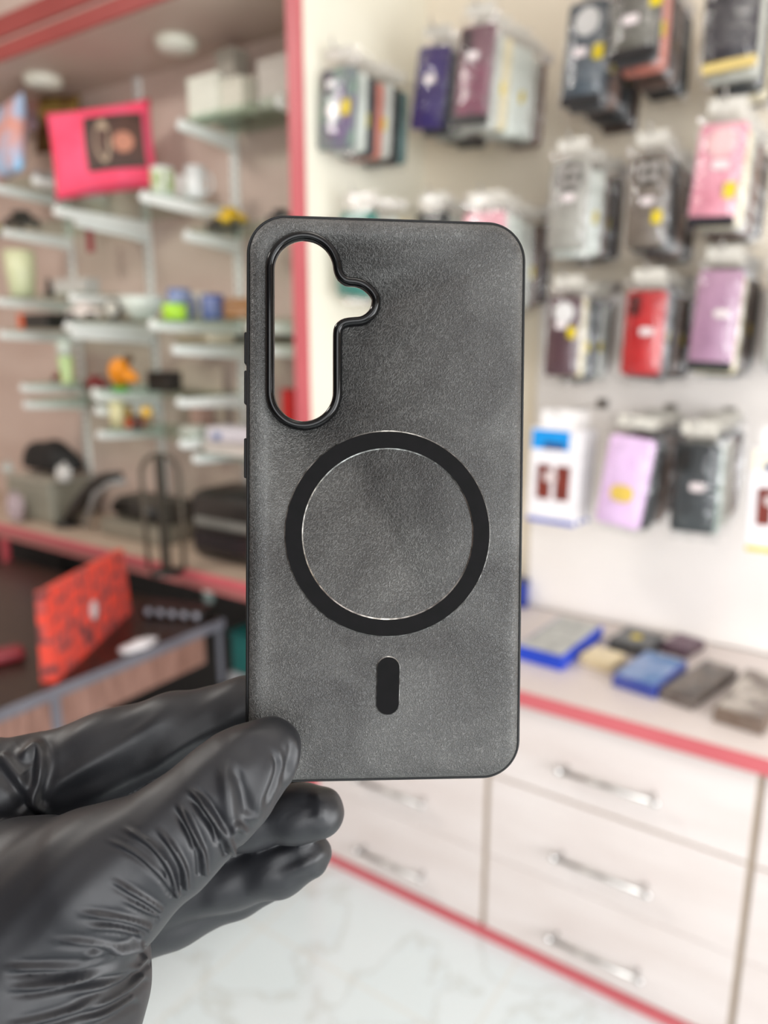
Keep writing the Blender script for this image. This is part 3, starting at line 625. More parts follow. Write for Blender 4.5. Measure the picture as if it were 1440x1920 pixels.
cushion(q0.x+.02, q0.z+.02, 1.735, .19, .19, .05, R(6), R(8), (150, 126, 62), 'cushion', 'mustard and brown cushion behind the pink cushion', c2=(84, 44, 30), scale=8)
q0 = at_y(30, 175, 1.72)
cushion(q0.x-.02, q0.z-.035, 1.775, .19, .16, .03, R(6), R(4), (136, 132, 160), 'cushion', 'small lilac printed cushion behind the sky blue one', c2=(190, 140, 120), scale=22)
for px, y, lb in ((70, 1.66, 'upside down white cup between the blue and pink cushions'), (100, 1.71, 'small white cup left of the pink cushion')):
    mug(px, 322, 2.03, y, .022, .042, (206, 200, 204), lb, handle=1.2)
# toy vehicles etc.
def toy_car(px, z, y, c, lb, s=1, rz=.3):
    t = thing('toy_car', lb, 'toy', (X(px, 600, y), y, z+.0092), rz)
    obj('car_body', B((-.05*s, -.022*s, .008*s), (.05*s, .022*s, .03*s), bev=.008*s), pm(c, .3), t, True); obj('car_cabin', B((-.026*s, -.018*s, .0302*s), (.024*s, .018*s, .05*s), bev=.008*s), pm(tuple(int(v*.9) for v in c), .3), t, True)
    for sx in (-1, 1):
        for sy in (-1, 1):
            bm = bmesh.new(); lathe(bm, [(.011*s, -.004*s), (.011*s, .004*s)], 16, Matrix.Translation((sx*.03*s, sy*.0265*s, .011*s)) @ Matrix.Rotation(R(90), 4, 'X')); obj('wheel', bm, M_black, t)
    return t
toy_car(440, 1.815, 1.64, (222, 182, 10), 'bright yellow toy car on the shelf above the leather case', .95)
t = toy_car(426, 1.815, 1.735, (48, 40, 34), 'dark toy car behind the yellow toy car', 1.0)
t = toy_car(532, 1.815, 1.70, (34, 34, 32), 'black toy car beside the red post', .8)
toy_car(60, 1.885, 1.62, (44, 44, 38), 'dark grey toy car below the blue cushion', 1.2)
toy_car(14, 1.885, 1.70, (150, 140, 30), 'olive yellow toy car at the left picture edge', .9)
# red key tag hanging under the pink cushion shelf
p = at_y(168, 445, 1.70)
t = thing('key_tag', 'dark red tag hanging from the pink cushion shelf', 'tag', (p.x, 1.70, 1.9035))
hz = 1.9035-p.z
obj('tag_cord', tube(bmesh.new(), [(0, 0, -.0015), (0, 0, -hz+.05)], .0016, 6), pm((60, 30, 30)), t); obj('tag_plate', B((-.018, -.003, -hz-.05), (.018, .003, -hz+.05), bev=.002), pm((146, 44, 54)), t)
# cream jug
t = thing('jug', 'tall cream jug on the left shelf', 'jug', (X(42, 540, 1.60), 1.60, 1.648+.0092))
h = at_y(42, 470, 1.60).z-1.657
bm = bmesh.new(); lathe(bm, [(.035, 0), (.042, .01), (.05, h*.5), (.054, h), (.05, h), (.046, h*.5), (.03, .01)], 30); obj('jug_body', bm, pm((208, 212, 172), .35), t, True)
obj('jug_handle', tube(bmesh.new(), [(-.05, 0, h*.85), (-.078, 0, h*.75), (-.08, 0, h*.4), (-.046, 0, h*.25)], .006, 8), pm((190, 190, 150), .35), t, True)
t = thing('figurine', 'tiny black figurine right of the cream jug', 'figurine', (X(80, 510, 1.66), 1.68, 1.6572)); bm = bmesh.new(); lathe(bm, [(.014, 0), (.016, .02), (.008, .045), (.012, .055), (.004, .07)], 16); obj('figure_body', bm, M_black, t, True)
bm = bmesh.new(); lathe(bm, [(.017, .0), (.018, .002), (.018, .004)], 16); obj('figure_base', bm, pm((70, 70, 66)), t)
carton(78, 138, 524, 1.648, 1.60, (186, 184, 178), 'keepsake_box', 'flat pale grey box right of the cream jug')
# bay c shelf
toy_car(160, 1.558, 1.53, (226, 214, 206), 'white and pink toy car at the left end of the bowl shelf', 1.1, .5)
t = thing('alarm_clock', 'round grey clock beside the white bowl', 'clock', (X(213, 580, 1.60), 1.60, 1.5672), .3)
bm = bmesh.new(); lathe(bm, [(.03, -.012), (.032, 0), (.03, .012)], 28, Matrix.Translation((0, 0, .038)) @ Matrix.Rotation(R(90), 4, 'X')); obj('clock_body', bm, pm((84, 84, 82), .3), t, True)
bm = bmesh.new(); lathe(bm, [(.024, .0122), (.024, .0135)], 24, Matrix.Translation((0, 0, .038)) @ Matrix.Rotation(R(90), 4, 'X')); obj('clock_face', bm, pm((200, 196, 186)), t)
obj('clock_feet', B((-.02, -.008, 0), (.02, .008, .008)), M_black, t)
t = thing('bowl', 'wide white bowl on the shelf left of the lime mug', 'bowl', (X(258, 590, 1.56), 1.58, 1.5672))
bm = bmesh.new(); lathe(bm, [(.03, 0), (.034, .004), (.055, .03), (.072, .064), (.070, .066), (.05, .032), (.02, .008)], 32); obj('bowl_body', bm, pm((222, 228, 218), .3), t, True)
bm = bmesh.new(); lathe(bm, [(.0725, .064), (.0745, .066), (.0725, .069), (.0705, .067)], 32); obj('bowl_rim', bm, pm((214, 222, 216), .3), t, True)
mug(328, 598, 1.55, 1.50, .034, .046, (150, 204, 18), 'lime green mug at the front of the shelf', handle=2.7, band=((150, 204, 18), (190, 214, 90), 12))
mug(336, 560, 1.55, 1.63, .034, .098, (100, 122, 172), 'tall blue and white striped mug behind the lime mug', handle=.4, band=((66, 92, 160), (180, 190, 210), 60))
mug(400, 590, 1.55, 1.56, .032, .07, (64, 82, 140), 'navy checked mug right of the lime mug', handle=1.7, band=((56, 74, 136), (120, 132, 170), 60))
mug(378, 590, 1.55, 1.73, .038, .092, (206, 200, 186), 'cream mug between the two blue mugs', handle=1.4)
t = thing('snack_tin', 'round tan tin beside the leather case edge', 'tin', (X(452, 610, 1.53), 1.53, 1.5592))
bm = bmesh.new(); lathe(bm, [(.045, 0), (.047, .004), (.047, .036), (.042, .04)], 30); obj('tin_body', bm, pm((140, 100, 62)), t, True)
bm = bmesh.new(); lathe(bm, [(.048, .0402), (.048, .048), (.03, .054)], 30); obj('tin_lid', bm, pm((150, 108, 68)), t, True)
t = thing('wrapped_tray', 'flat beige packet on the shelf just below the lime mug', 'packet', (X(372, 640, 1.58), 1.60, 1.4962)); obj('packet_body', B((-.07, -.05, 0), (.08, .06, .024), bev=.006), pm((206, 192, 170)), t); obj('packet_seal', B((-.06, -.053, .006), (.07, -.0502, .016)), pm((120, 96, 60)), t)
t = thing('folded_cloth', 'dark flat packet behind the beige packet', 'packet', (X(440, 640, 1.60), 1.70, 1.4962)); obj('packet_body', B((-.06, -.05, 0), (.1, .06, .02), bev=.004), pm((60, 50, 40)), t); obj('packet_seal', B((-.05, -.054, .004), (.09, -.0505, .012)), pm((50, 42, 34)), t)
# book
t = thing('book', 'black book with an orange spine on the left shelf', 'book', (X(75, 605, 1.58), 1.60, 1.5432), -.05); obj('cover', B((-.075, -.04, 0), (.085, .05, .052), bev=.002), pm((34, 34, 32)), t); obj('spine', B((-.112, -.042, 0), (-.0755, .05, .054), bev=.003), pm((206, 84, 34)), t)
# bay b low
t = thing('tumbler', 'tall green and white tumbler on the left shelf', 'tumbler', (X(127, 715, 1.60), 1.60, 1.3512))
hh = at_y(127, 640, 1.60).z-1.3512
bm = bmesh.new(); lathe(bm, [(.019, 0), (.021, .004), (.026, hh*.66), (.023, hh*.66)], 24); obj('tumbler_cup', bm, pm((166, 196, 136), c2=(196, 208, 150), scale=20), t, True)
bm = bmesh.new(); lathe(bm, [(.0262, hh*.662), (.026, hh), (.02, hh+.004)], 24); obj('tumbler_lid', bm, pm((206, 212, 200)), t, True)
toy_car(108, 1.342, 1.70, (140, 50, 36), 'dark red toy car left of the green tumbler', .8)
toy_car(170, 1.328, 1.60, (128, 28, 34), 'crimson toy car left of the orange toy', .95, .1)
# orange toy with a beak-like nozzle and green foot
t = thing('toy_bird', 'orange plastic toy with a pointed snout and green foot', 'toy', (X(226, 720, 1.59), 1.59, 1.3372))
bm = bmesh.new(); bmesh.ops.create_icosphere(bm, subdivisions=3, radius=1, matrix=Matrix.Translation((0, 0, .064)) @ Matrix.Diagonal((.042, .034, .046, 1))); tube(bm, [(.02, 0, .06), (.06, -.005, .05), (.092, -.01, .046)], [.03, .022, .012], 14); obj('toy_body', bm, pm((226, 138, 10), .4), t, True)
bm = bmesh.new(); lathe(bm, [(.03, 0), (.03, .008), (.016, .02)], 20); obj('toy_foot', bm, pm((60, 150, 40)), t, True)
bm = bmesh.new(); bmesh.ops.create_icosphere(bm, subdivisions=2, radius=.016, matrix=Matrix.Translation((.035, .012, .108))); obj('toy_crest', bm, pm((92, 66, 40)), t, True)
carton(246, 288, 696, 1.328, 1.66, (40, 34, 32), 'jewel_box', 'small black box right of the orange toy')
# bay c lowest : candle and gold baubles
t = thing('candle', 'cream pillar candle on the low middle shelf', 'candle', (X(222, 800, 1.62), 1.62, 1.2092)); hc = at_y(222, 752, 1.62).z-1.2092
bm = bmesh.new(); lathe(bm, [(.026, 0), (.026, hc), (.012, hc-.004)], 24); obj('wax', bm, pm((214, 206, 160)), t, True); obj('wick', tube(bmesh.new(), [(0, 0, hc-.006), (.001, 0, hc+.006)], .0012, 6), M_black, t)
for px, y, lb in ((240, 1.69, 'gold bauble tucked beside the cream candle'), (276, 1.62, 'gold bauble on the right of the cream candle')):
    z = at_y(px, 775, y).z
    t = thing('gold_ornament', lb, 'ornament', (X(px, 790, y), y, 1.2092), group='gold ornaments')
    hb_ = z-1.2092
    bm = bmesh.new(); lathe(bm, [(.014, 0), (.014, .004), (.004, .01), (.004, hb_-.016)], 16); obj('ornament_stem', bm, pm((96, 92, 70)), t, True)
    bm = bmesh.new(); bmesh.ops.create_uvsphere(bm, u_segments=20, v_segments=14, radius=.021, matrix=Matrix.Translation((0, 0, hb_+.004))); obj('ornament_ball', bm, mat('gold_paint', (232, 186, 84), .35, .2), t, True)
carton(186, 208, 782, 1.20, 1.63, (190, 86, 56), 'match_box', 'small orange red box left of the cream candle')
t = thing('figurine', 'small dark figurine between the candle and the gold bauble', 'figurine', (X(257, 790, 1.60), 1.60, 1.2092)); bm = bmesh.new(); lathe(bm, [(.012, 0), (.014, .012), (.008, .03), (.013, .044), (.004, .055)], 16); obj('figure_body', bm, pm((40, 46, 44)), t, True); bm = bmesh.new(); lathe(bm, [(.0155, 0), (.016, .002)], 16); obj('figure_base', bm, M_black, t)
# bay d lowest : paper pile and packets
for k, (px0, px1, pyt, c, c2, lb) in enumerate(((340, 470, 822, (206, 198, 190), None, 'thick ream of white paper on the lowest right shelf'),)):
    x0 = -1.772; t = thing('paper_ream', lb, 'paper', (x0, 1.62, 1.1612)); obj('paper_block', B((0.01, -.02, 0), (.36, .15, .03), bev=.001), pm(c), t); obj('top_sheet', B((-.006, -.026, .0305), (.366, .145, .032)), pm((224, 214, 200)), t)
t = thing('tissue_packet', 'white packet with a blue mark on the paper ream', 'packet', (X(425, 800, 1.62), 1.66, 1.1935), .15); obj('packet_body', B((-.085, -.05, 0), (.09, .05, .05), bev=.014), pm((206, 200, 206)), t); obj('blue_mark', B((-.05, -.0515, .012), (-.022, -.0502, .034)), pm((96, 116, 160)), t, label='blue printed mark')
t = thing('tissue_packet', 'pale green grey packet left of the blue marked packet', 'packet', (X(352, 815, 1.62), 1.645, 1.1935), -.1); obj('packet_body', B((-.03, -.04, 0), (.045, .04, .042), bev=.012), pm((190, 194, 184)), t); obj('packet_seal', B((-.034, -.03, .018), (-.0305, .03, .024)), pm((170, 176, 166)), t)
carton(328, 348, 752, 1.152, 1.72, (186, 150, 138), 'soap_box', 'dusty pink box behind the paper packets')
t = thing('hanging_file', 'pale file cards leaning on the niche wall above the paper ream', 'file', (X(370, 740, 1.79), 1.79, 1.1612)); obj('card_stack', B((-.10, 0, 0), (.12, .015, .26), bev=.002), pm((196, 178, 162)), t); obj('index_strip', B((-.08, -.002, .16), (.1, -.0005, .175)), pm((170, 154, 136)), t)
t = thing('red_box', 'small bright red box on the lowest right shelf against the red post', 'box', (X(546, 760, 1.66), 1.66, 1.1612+.033)); obj('carton', B((-.02, -.02, 0), (.024, .02, at_y(546, 735, 1.66).z-1.1942), bev=.003), pm((188, 26, 26)), t); obj('carton_lid', B((-.021, -.021, at_y(546, 735, 1.66).z-1.194), (.025, .021, at_y(546, 735, 1.66).z-1.184), bev=.002), pm((176, 20, 22)), t)

# ------------------------------------------------------------------ the black leather phone case
W0, H0 = .0826, .1672
rv = Vector((0.0271, 0.0707, -0.0063)); RC = Matrix.Rotation(rv.length, 3, rv.normalized())
TC = Vector((.0008, .0028, -.2196))
CASE = Matrix.Translation(CAM) @ CAMROT.to_4x4() @ Matrix.Translation(TC) @ RC.to_4x4()
CASEI = CASE.inverted()
def on_case(px, py, z=0):
    """pixel of the photograph -> point on the case's back plane, in the case's own axes"""
    o = CASEI @ Vector(CAM); d = (CASEI.to_3x3() @ Vector(ray(px, py))); k = (z-o.z)/d.z; p = o+d*k; return Vector((p.x, p.y))
case = thing('phone_case', 'black leather phone case with a camera opening, held by the gloved hand', 'phone case')
case.matrix_world = CASE
def round_loop(inset, z, n=18):
    return [Vector((x, y, z)) for x, y in rrect(W0-2*inset, H0-2*inset, max(.0115-inset, .002), n)]
def bridge(bm, A, Bq, mi=0):
    n = len(A)
    for k in range(n): bm.faces.new((A[k], A[(k+1) % n], Bq[(k+1) % n], Bq[k])).material_index = mi
def smooth_closed(pts, n=8):
    out = []; m = len(pts)
    for i in range(m):
        p0, p1, p2, p3 = pts[i-1], pts[i], pts[(i+1) % m], pts[(i+2) % m]
        for k in range(n):
            t = k/n; out.append(.5*((2*p1)+(p2-p0)*t+(2*p0-5*p1+4*p2-p3)*t*t+(3*p1-p0-3*p2+p3)*t**3))
    return out
def resample(pts, n):
    m = len(pts); L = [0]
    for i in range(m): L.append(L[-1]+(pts[(i+1) % m]-pts[i]).length)
    out = []; i = 0
    for k in range(n):
        s = L[-1]*k/n
        while L[i+1] < s: i += 1
        f = (s-L[i])/(L[i+1]-L[i]); out.append(pts[i].lerp(pts[(i+1) % m], f))
    return out
# centre line of the glossy rim (read off the photo, kept in the case's own plane)
mid = [(507, 506.5)]
for a in range(10, 165, 10): mid.append((569.5-62.5*math.cos(R(a)), 506.5-62.5*math.sin(R(a))))
mid += [(631.5, 495), (633.5, 508.5), (638.5, 520), (647.5, 527.5), (655, 529.8), (667, 530.6), (681, 535), (694.5, 545.5), (702.5, 557), (704.4, 565.6), (701.5, 581), (692.5, 593), (678.5, 601.3), (660, 603.3), (645, 606), (635.5, 613.5), (632.6, 622), (632, 640), (632, 690), (632, 735)]
for a in range(10, 180, 10): mid.append((569.5+62.5*math.cos(R(a)), 735.5+62.5*math.sin(R(a))))
mid += [(507, 735), (507, 680), (507, 600), (507, 550)]
rimpath = resample(smooth_closed([on_case(*p) for p in mid], 6), 160)
def offs(path, d):
    n = len(path); out = []
    for i in range(n):
        t = (path[(i+1) % n]-path[i-1]).normalized(); out.append(path[i]+Vector((t.y, -t.x))*d)
    return out
area2 = sum(rimpath[i-1].x*rimpath[i].y-rimpath[i].x*rimpath[i-1].y for i in range(160))
SG = 1 if area2 > 0 else -1          # so that +d is outward
def O(d): return offs(rimpath, d*SG)
def leather_mat():
    m = bpy.data.materials.new('charcoal_leather'); m.use_nodes = True; nt = m.node_tree; L = nt.links.new; b = nt.nodes['Principled BSDF']
    b.inputs['Roughness'].default_value = .4; b.inputs['Specular IOR Level'].default_value = .6
    tc = nt.nodes.new('ShaderNodeTexCoord')
    def noise(sc, de, di):
        n_ = nt.nodes.new('ShaderNodeTexNoise'); n_.inputs['Scale'].default_value = sc; n_.inputs['Detail'].default_value = de; n_.inputs['Distortion'].default_value = di; L(tc.outputs['Object'], n_.inputs['Vector']); return n_
    def ridge(n_, wd):
        a = nt.nodes.new('ShaderNodeMath'); a.operation = 'SUBTRACT'; a.inputs[1].default_value = .5; L(n_.outputs[0], a.inputs[0])
        b_ = nt.nodes.new('ShaderNodeMath'); b_.operation = 'ABSOLUTE'; L(a.outputs[0], b_.inputs[0])
        c_ = nt.nodes.new('ShaderNodeMapRange'); c_.interpolation_type = 'SMOOTHSTEP'; c_.inputs[1].default_value = 0; c_.inputs[2].default_value = wd; c_.inputs[3].default_value = 1; c_.inputs[4].default_value = 0; L(b_.outputs[0], c_.inputs[0]); return c_
    r1 = ridge(noise(900, 2, .35), .075); r2 = ridge(noise(1900, 2, .3), .1); f = noise(2600, 3, 0)
    h1 = nt.nodes.new('ShaderNodeMath'); h1.operation = 'MULTIPLY_ADD'; h1.inputs[1].default_value = .45; L(r2.outputs[0], h1.inputs[0]); L(r1.outputs[0], h1.inputs[2])
    hm = nt.nodes.new('ShaderNodeMath'); hm.operation = 'MULTIPLY_ADD'; hm.inputs[1].default_value = .5; L(f.outputs[0], hm.inputs[0]); L(h1.outputs[0], hm.inputs[2])
    cl = noise(34, 5, .7)
    c1 = nt.nodes.new('ShaderNodeValToRGB'); c1.color_ramp.elements[0].position = .32; c1.color_ramp.elements[1].position = .7
    c1.color_ramp.elements[0].color = lin((42, 41, 40)); c1.color_ramp.elements[1].color = lin((80, 80, 78)); L(cl.outputs[0], c1.inputs[0])
    fr = nt.nodes.new('ShaderNodeMapRange'); fr.inputs[1].default_value = .2; fr.inputs[2].default_value = 1.5; fr.inputs[3].default_value = .55; fr.inputs[4].default_value = 1.5; L(hm.outputs[0], fr.inputs[0])
    mx = nt.nodes.new('ShaderNodeMixRGB'); mx.blend_type = 'MULTIPLY'; mx.inputs[0].default_value = 1; L(c1.outputs[0], mx.inputs[1]); L(fr.outputs[0], mx.inputs[2]); L(mx.outputs[0], b.inputs['Base Color'])
    bp = nt.nodes.new('ShaderNodeBump'); bp.inputs['Strength'].default_value = .8; bp.inputs['Distance'].default_value = .00016; L(hm.outputs[0], bp.inputs['Height']); L(bp.outputs[0], b.inputs['Normal'])
    return m
M_leather = leather_mat()
M_tpu = mat('matte_black_bumper', (13, 14, 15), .5, c2=(17, 18, 19), scale=200, spec=.25)
M_gloss = mat('gloss_black_rim', (7, 7, 8), .09, c2=(9, 9, 10), scale=50, spec=.25)
M_ring = mat('satin_black_metal', (10, 10, 10), .5, c2=(13, 12, 13), scale=300, spec=.05)
M_silver = mat('bare_metal_edge', (206, 206, 204), .25, 1, c2=(120, 118, 116), scale=420, detail=3)
# leather back : flat field with the opening, then the rolled edge
bm = bmesh.new(); NB = 44
inner = [bm.verts.new((p.x, p.y, 0)) for p in O(.0004)]
in_flat = [bm.verts.new(v) for v in round_loop(.0050, 0)]
f2 = [bm.verts.new(v) for v in round_loop(.0046, 0)]
edges = []
for lp in (inner, in_flat):
    for k in range(len(lp)): edges.append(bm.edges.new((lp[k], lp[(k+1) % len(lp)])))
bmesh.ops.triangle_fill(bm, use_beauty=True, use_dissolve=False, edges=edges)
bridge(bm, in_flat, f2); prev = f2
for k in range(1, 9):
    a = k/8*R(62); ins = .0046-.0036*(math.sin(a)/math.sin(R(62))); z = -.0019*(1-math.cos(a))/(1-math.cos(R(62)))
    cur = [bm.verts.new(v) for v in round_loop(ins, z)]; bridge(bm, prev, cur); prev = cur
cur = [bm.verts.new(v) for v in round_loop(.0010, -.0026)]; bridge(bm, prev, cur); prev = cur
# underside, so the panel has thickness
back_o = [bm.verts.new(v) for v in round_loop(.0014, -.0026)]; bridge(bm, prev, back_o)
low_in = [bm.verts.new((p.x, p.y, -.0026)) for p in O(.0004)]
es = []
for lp in (back_o, low_in):
    for k in range(len(lp)):
        e = bm.edges.get((lp[k], lp[(k+1) % len(lp)])) or bm.edges.new((lp[k], lp[(k+1) % len(lp)])); es.append(e)
bmesh.ops.triangle_fill(bm, use_beauty=True, use_dissolve=False, edges=es)
bridge(bm, inner, low_in)
obj('leather_back', bm, M_leather, case, True, label='charcoal grained leather back')
# bumper frame
bm = bmesh.new(); rings = [round_loop(i, z) for i, z in ((.00095, -.0021), (.0004, -.0020), (.00008, -.0026), (0, -.0040), (0, -.0088), (.0004, -.0101), (.0010, -.0104), (.0017, -.0101), (.0018, -.0030), (.00095, -.0030))]
rings = [[bm.verts.new(v) for v in r] for r in rings]
for i in range(len(rings)): bridge(bm, rings[i], rings[(i+1) % len(rings)])
obj('bumper_frame', bm, M_tpu, case, True, label='matte black bumper frame')
# glossy camera rim : rounded lip, then the wall of the opening
prof = [(.00150, -.0004), (.00146, .0006), (.00118, .0014), (.0006, .0019), (0, .0021), (-.0006, .0018), (-.00105, .0012), (-.00125, .0004), (-.00115, -.0006), (.0008, -.0060), (.0012, -.0064), (.0014, -.0062), (.00155, -.003)]
bm = bmesh.new(); rings = [[bm.verts.new((p.x, p.y, z)) for p in O(d)] for d, z in prof]
for i in range(len(rings)): bridge(bm, rings[i], rings[(i+1) % len(rings)])
obj('camera_rim', bm, M_gloss, case, True, label='glossy black rim of the camera opening')
# magnetic ring and pill
rc = on_case(728, 1001.5); ro = (on_case(921.5, 1000)-on_case(535, 1003)).length/2; ri = (on_case(886, 1000)-on_case(569, 1002)).length/2
def annulus(prof, n=160, c=rc):
    bm = bmesh.new(); rs = [[bm.verts.new((c.x+r*math.cos(2*math.pi*k/n), c.y+r*math.sin(2*math.pi*k/n), z)) for k in range(n)] for r, z in prof]
    for i in range(len(rs)): bridge(bm, rs[i], rs[(i+1) % len(rs)])
    return bm
hr = .00034; ch = .00034
ring = obj('magnetic_ring', annulus([(ro-ch, hr), (ri+ch, hr), (ri+ch, -.0003), (ro-ch, -.0003)]), M_ring, case, False, label='flat black magnetic ring')
obj('ring_edge', annulus([(ro-ch+.00001, hr), (ro, 0.00002), (ro, -.0003), (ro-ch+.00001, -.0003)]), M_silver, ring, False, label='bare silver outer edge')
obj('ring_edge', annulus([(ri+ch-.00001, hr), (ri+ch-.00001, -.0003), (ri, -.0003), (ri, .00002)]), M_silver, ring, False, label='bare silver inner edge')
pc = on_case(727.5, 1285.5); pt = on_case(729, 1230); pb = on_case(726.5, 1341); pw = (on_case(750.5, 1280)-on_case(705.5, 1280)).length; ph = (pt-pb).length
pa = math.atan2(pt.x-pb.x, pt.y-pb.y)
def pill(ins, z):
    out = []
    for x, y in rrect(pw-2*ins, ph-2*ins, pw/2-ins-1e-6, 12): out.append((pc.x+x*math.cos(pa)+y*math.sin(pa), pc.y-x*math.sin(pa)+y*math.cos(pa), z))
    return out
bm = bmesh.new(); A = [bm.verts.new(v) for v in pill(ch*.8, hr)]; Bq = [bm.verts.new(v) for v in pill(ch*.8, -.0003)]; bridge(bm, A, Bq); bm.faces.new(A); bm.faces.new(Bq[::-1])
pl = obj('alignment_pill', bm, M_ring, case, False, label='black metal pill below the ring')
bm = bmesh.new(); rs = [[bm.verts.new(v) for v in pill(i, z)] for i, z in ((ch*.8-.00001, hr), (0, .00002), (0, -.0003), (ch*.8-.00001, -.0003))]
for i in range(4): bridge(bm, rs[i], rs[(i+1) % 4])
obj('pill_edge', bm, M_silver, pl, False, label='bare silver edge')
# side buttons on the left edge
for y0, y1 in ((618, 678), (691, 755), (820, 896)):
    a = on_case(464, y0).y; b_ = on_case(464, y1).y
    obj('side_button', B((-W0/2-.0007, b_, -.0082), (-W0/2+.0003, a, -.0032), bev=.0004), M_tpu, case)

# ------------------------------------------------------------------ gloved hand (implicit surface, one mesh)
def c3(px, py, d): return np.array(((px-720)/F*d, (960-py)/F*d, -d))
GR = {
 'thumb': (.0075, [
    [(508, 1404, .2070, 58), (455, 1448, .2045, 74), (395, 1506, .2015, 83), (310, 1580, .199, 95), (190, 1656, .199, 122)],
    [(190, 1656, .199, 122), (85, 1745, .203, 165), (62, 1850, .204, 194), (20, 1960, .203, 202), (-30, 2120, .201, 208), (-70, 2300, .198, 215), (-110, 2420, .196, 222)],
    [(190, 1656, .199, 122), (40, 1664, .212, 112), (-90, 1680, .222, 125)],
    [(66, 1850, .204, 190), (-100, 1760, .215, 150), (-110, 1640, .228, 120)]]),
 'index': (.004, [
    [(-130, 1560, .233, 100), (-40, 1484, .236, 92), (70, 1462, .239, 80), (200, 1417, .241, 77), (330, 1371, .2415, 68), (460, 1331, .2405, 58), (560, 1322, .2400, 52)],
    [(-130, 1560, .233, 100), (-60, 1700, .232, 120)]]),
 'middle': (.004, [[(60, 1590, .248, 95), (200, 1540, .252, 85), (330, 1470, .254, 62), (440, 1420, .252, 48)], [(-60, 1660, .238, 110), (150, 1625, .249, 84), (330, 1570, .250, 64), (470, 1532, .2455, 54), (560, 1525, .2420, 50), (600, 1523, .2395, 46.5)]]),
 'ring': (.004, [[(-40, 1740, .238, 105), (150, 1712, .250, 80), (300, 1668, .254, 66), (430, 1642, .254, 57), (520, 1623, .2505, 54), (579, 1604, .2465, 44)]]),
 'little': (.004, [[(20, 1800, .232, 110), (180, 1742, .252, 86), (320, 1706, .259, 65), (440, 1668, .262, 48), (540, 1630, .258, 40)]]),
}
hgt = .00085
lo = np.array([-.192, -.232, -.288]); hi = np.array([.004, -.0435, -.160])
nx, ny, nz = [int((h-l)/hgt)+1 for l, h in zip(lo, hi)]
gx = (lo[0]+hgt*np.arange(nx)).astype(np.float32)[:, None, None]; gy = (lo[1]+hgt*np.arange(ny)).astype(np.float32)[None, :, None]; gz = (lo[2]+hgt*np.arange(nz)).astype(np.float32)[None, None, :]
def seg_sdf(x, y, z, a, b, ra, rb):
    d = b-a; dd = float(d@d); t = np.clip(((x-a[0])*d[0]+(y-a[1])*d[1]+(z-a[2])*d[2])/dd, 0, 1)
    return np.sqrt((x-a[0]-t*d[0])**2+(y-a[1]-t*d[1])**2+(z-a[2]-t*d[2])**2)-(ra+(rb-ra)*t)
def smin(a, b, k):
    h = np.clip(.5+.5*(b-a)/k, 0, 1); return b+(a-b)*h-k*h*(1-h)
def chain_sdf(x, y, z, chains, k):
    out = None
    for ch_ in chains:
        for p, q in zip(ch_, ch_[1:]):
            s = seg_sdf(x, y, z, c3(*p[:3]), c3(*q[:3]), p[3]*p[2]/F, q[3]*q[2]/F)
            out = s if out is None else smin(out, s, k)
    return out
vol = None
for nm, (k, chs) in GR.items():
    s = chain_sdf(gx, gy, gz, chs, k).astype(np.float32)
    vol = s if vol is None else smin(vol, s, .0018)
def surface_nets(v):
    s = v < 0; n = np.array(v.shape)-1
    corners = [(i, j, k) for i in (0, 1) for j in (0, 1) for k in (0, 1)]
    sl = lambda c: tuple(slice(c[a], c[a]+n[a]) for a in range(3))
    cnt = np.zeros(n, np.int8)
    for c in corners: cnt += s[sl(c)]
    act = (cnt > 0) & (cnt < 8); idx = np.argwhere(act); ids = -np.ones(n, np.int64); ids[act] = np.arange(len(idx))
    acc = np.zeros((len(idx), 3)); num = np.zeros(len(idx))
    for i, c in enumerate(corners):
        for d in corners[i+1:]:
            if sum(abs(a-b) for a, b in zip(c, d)) != 1: continue
            va = v[tuple((idx+c).T)]; vb = v[tuple((idx+d).T)]; m = (va < 0) != (vb < 0)
            t = np.where(m, va/np.where(m, va-vb, 1), 0)[:, None]
            acc += m[:, None]*(np.array(c)+t*(np.array(d)-np.array(c))); num += m
    P = idx+acc/num[:, None]; quads = []
    for ax in range(3):
        o1, o2 = [a for a in range(3) if a != ax]
        A = s[tuple(slice(0, -1) if a == ax else slice(1, -1) for a in range(3))]; Bb = s[tuple(slice(1, None) if a == ax else slice(1, -1) for a in range(3))]
        e = np.argwhere(A != Bb); base = e.copy(); base[:, o1] += 1; base[:, o2] += 1
        flip = A[tuple(e.T)]
        def cid(d1, d2):
            q = base.copy(); q[:, o1] -= d1; q[:, o2] -= d2; return ids[tuple(q.T)]
        q = np.stack([cid(1, 1), cid(0, 1), cid(0, 0), cid(1, 0)], 1)
        if ax == 1: q = q[:, ::-1]
        q[~flip] = q[~flip][:, ::-1]; quads.append(q)
    Q = np.concatenate(quads); Q = Q[(Q >= 0).all(1)]; return P, Q
P, Q = surface_nets(vol); P = lo+P*hgt
me = bpy.data.meshes.new('gloved_hand'); me.from_pydata(P.tolist(), [], Q.tolist()); me.update()
tmp = bpy.data.objects.new('tmp_hand', me); COL.objects.link(tmp)
sm = tmp.modifiers.new('s', 'SMOOTH'); sm.factor = .5; sm.iterations = 3
ss = tmp.modifiers.new('d', 'SUBSURF'); ss.levels = ss.render_levels = 1
dg = bpy.context.evaluated_depsgraph_get(); me2 = bpy.data.meshes.new_from_object(tmp.evaluated_get(dg)); bpy.data.objects.remove(tmp); bpy.data.meshes.remove(me)
nv = len(me2.vertices); V = np.empty(nv*3); me2.vertices.foreach_get('co', V); V = V.reshape(-1, 3)
Nn = np.empty(nv*3); me2.vertices.foreach_get('normal', Nn); Nn = Nn.reshape(-1, 3)
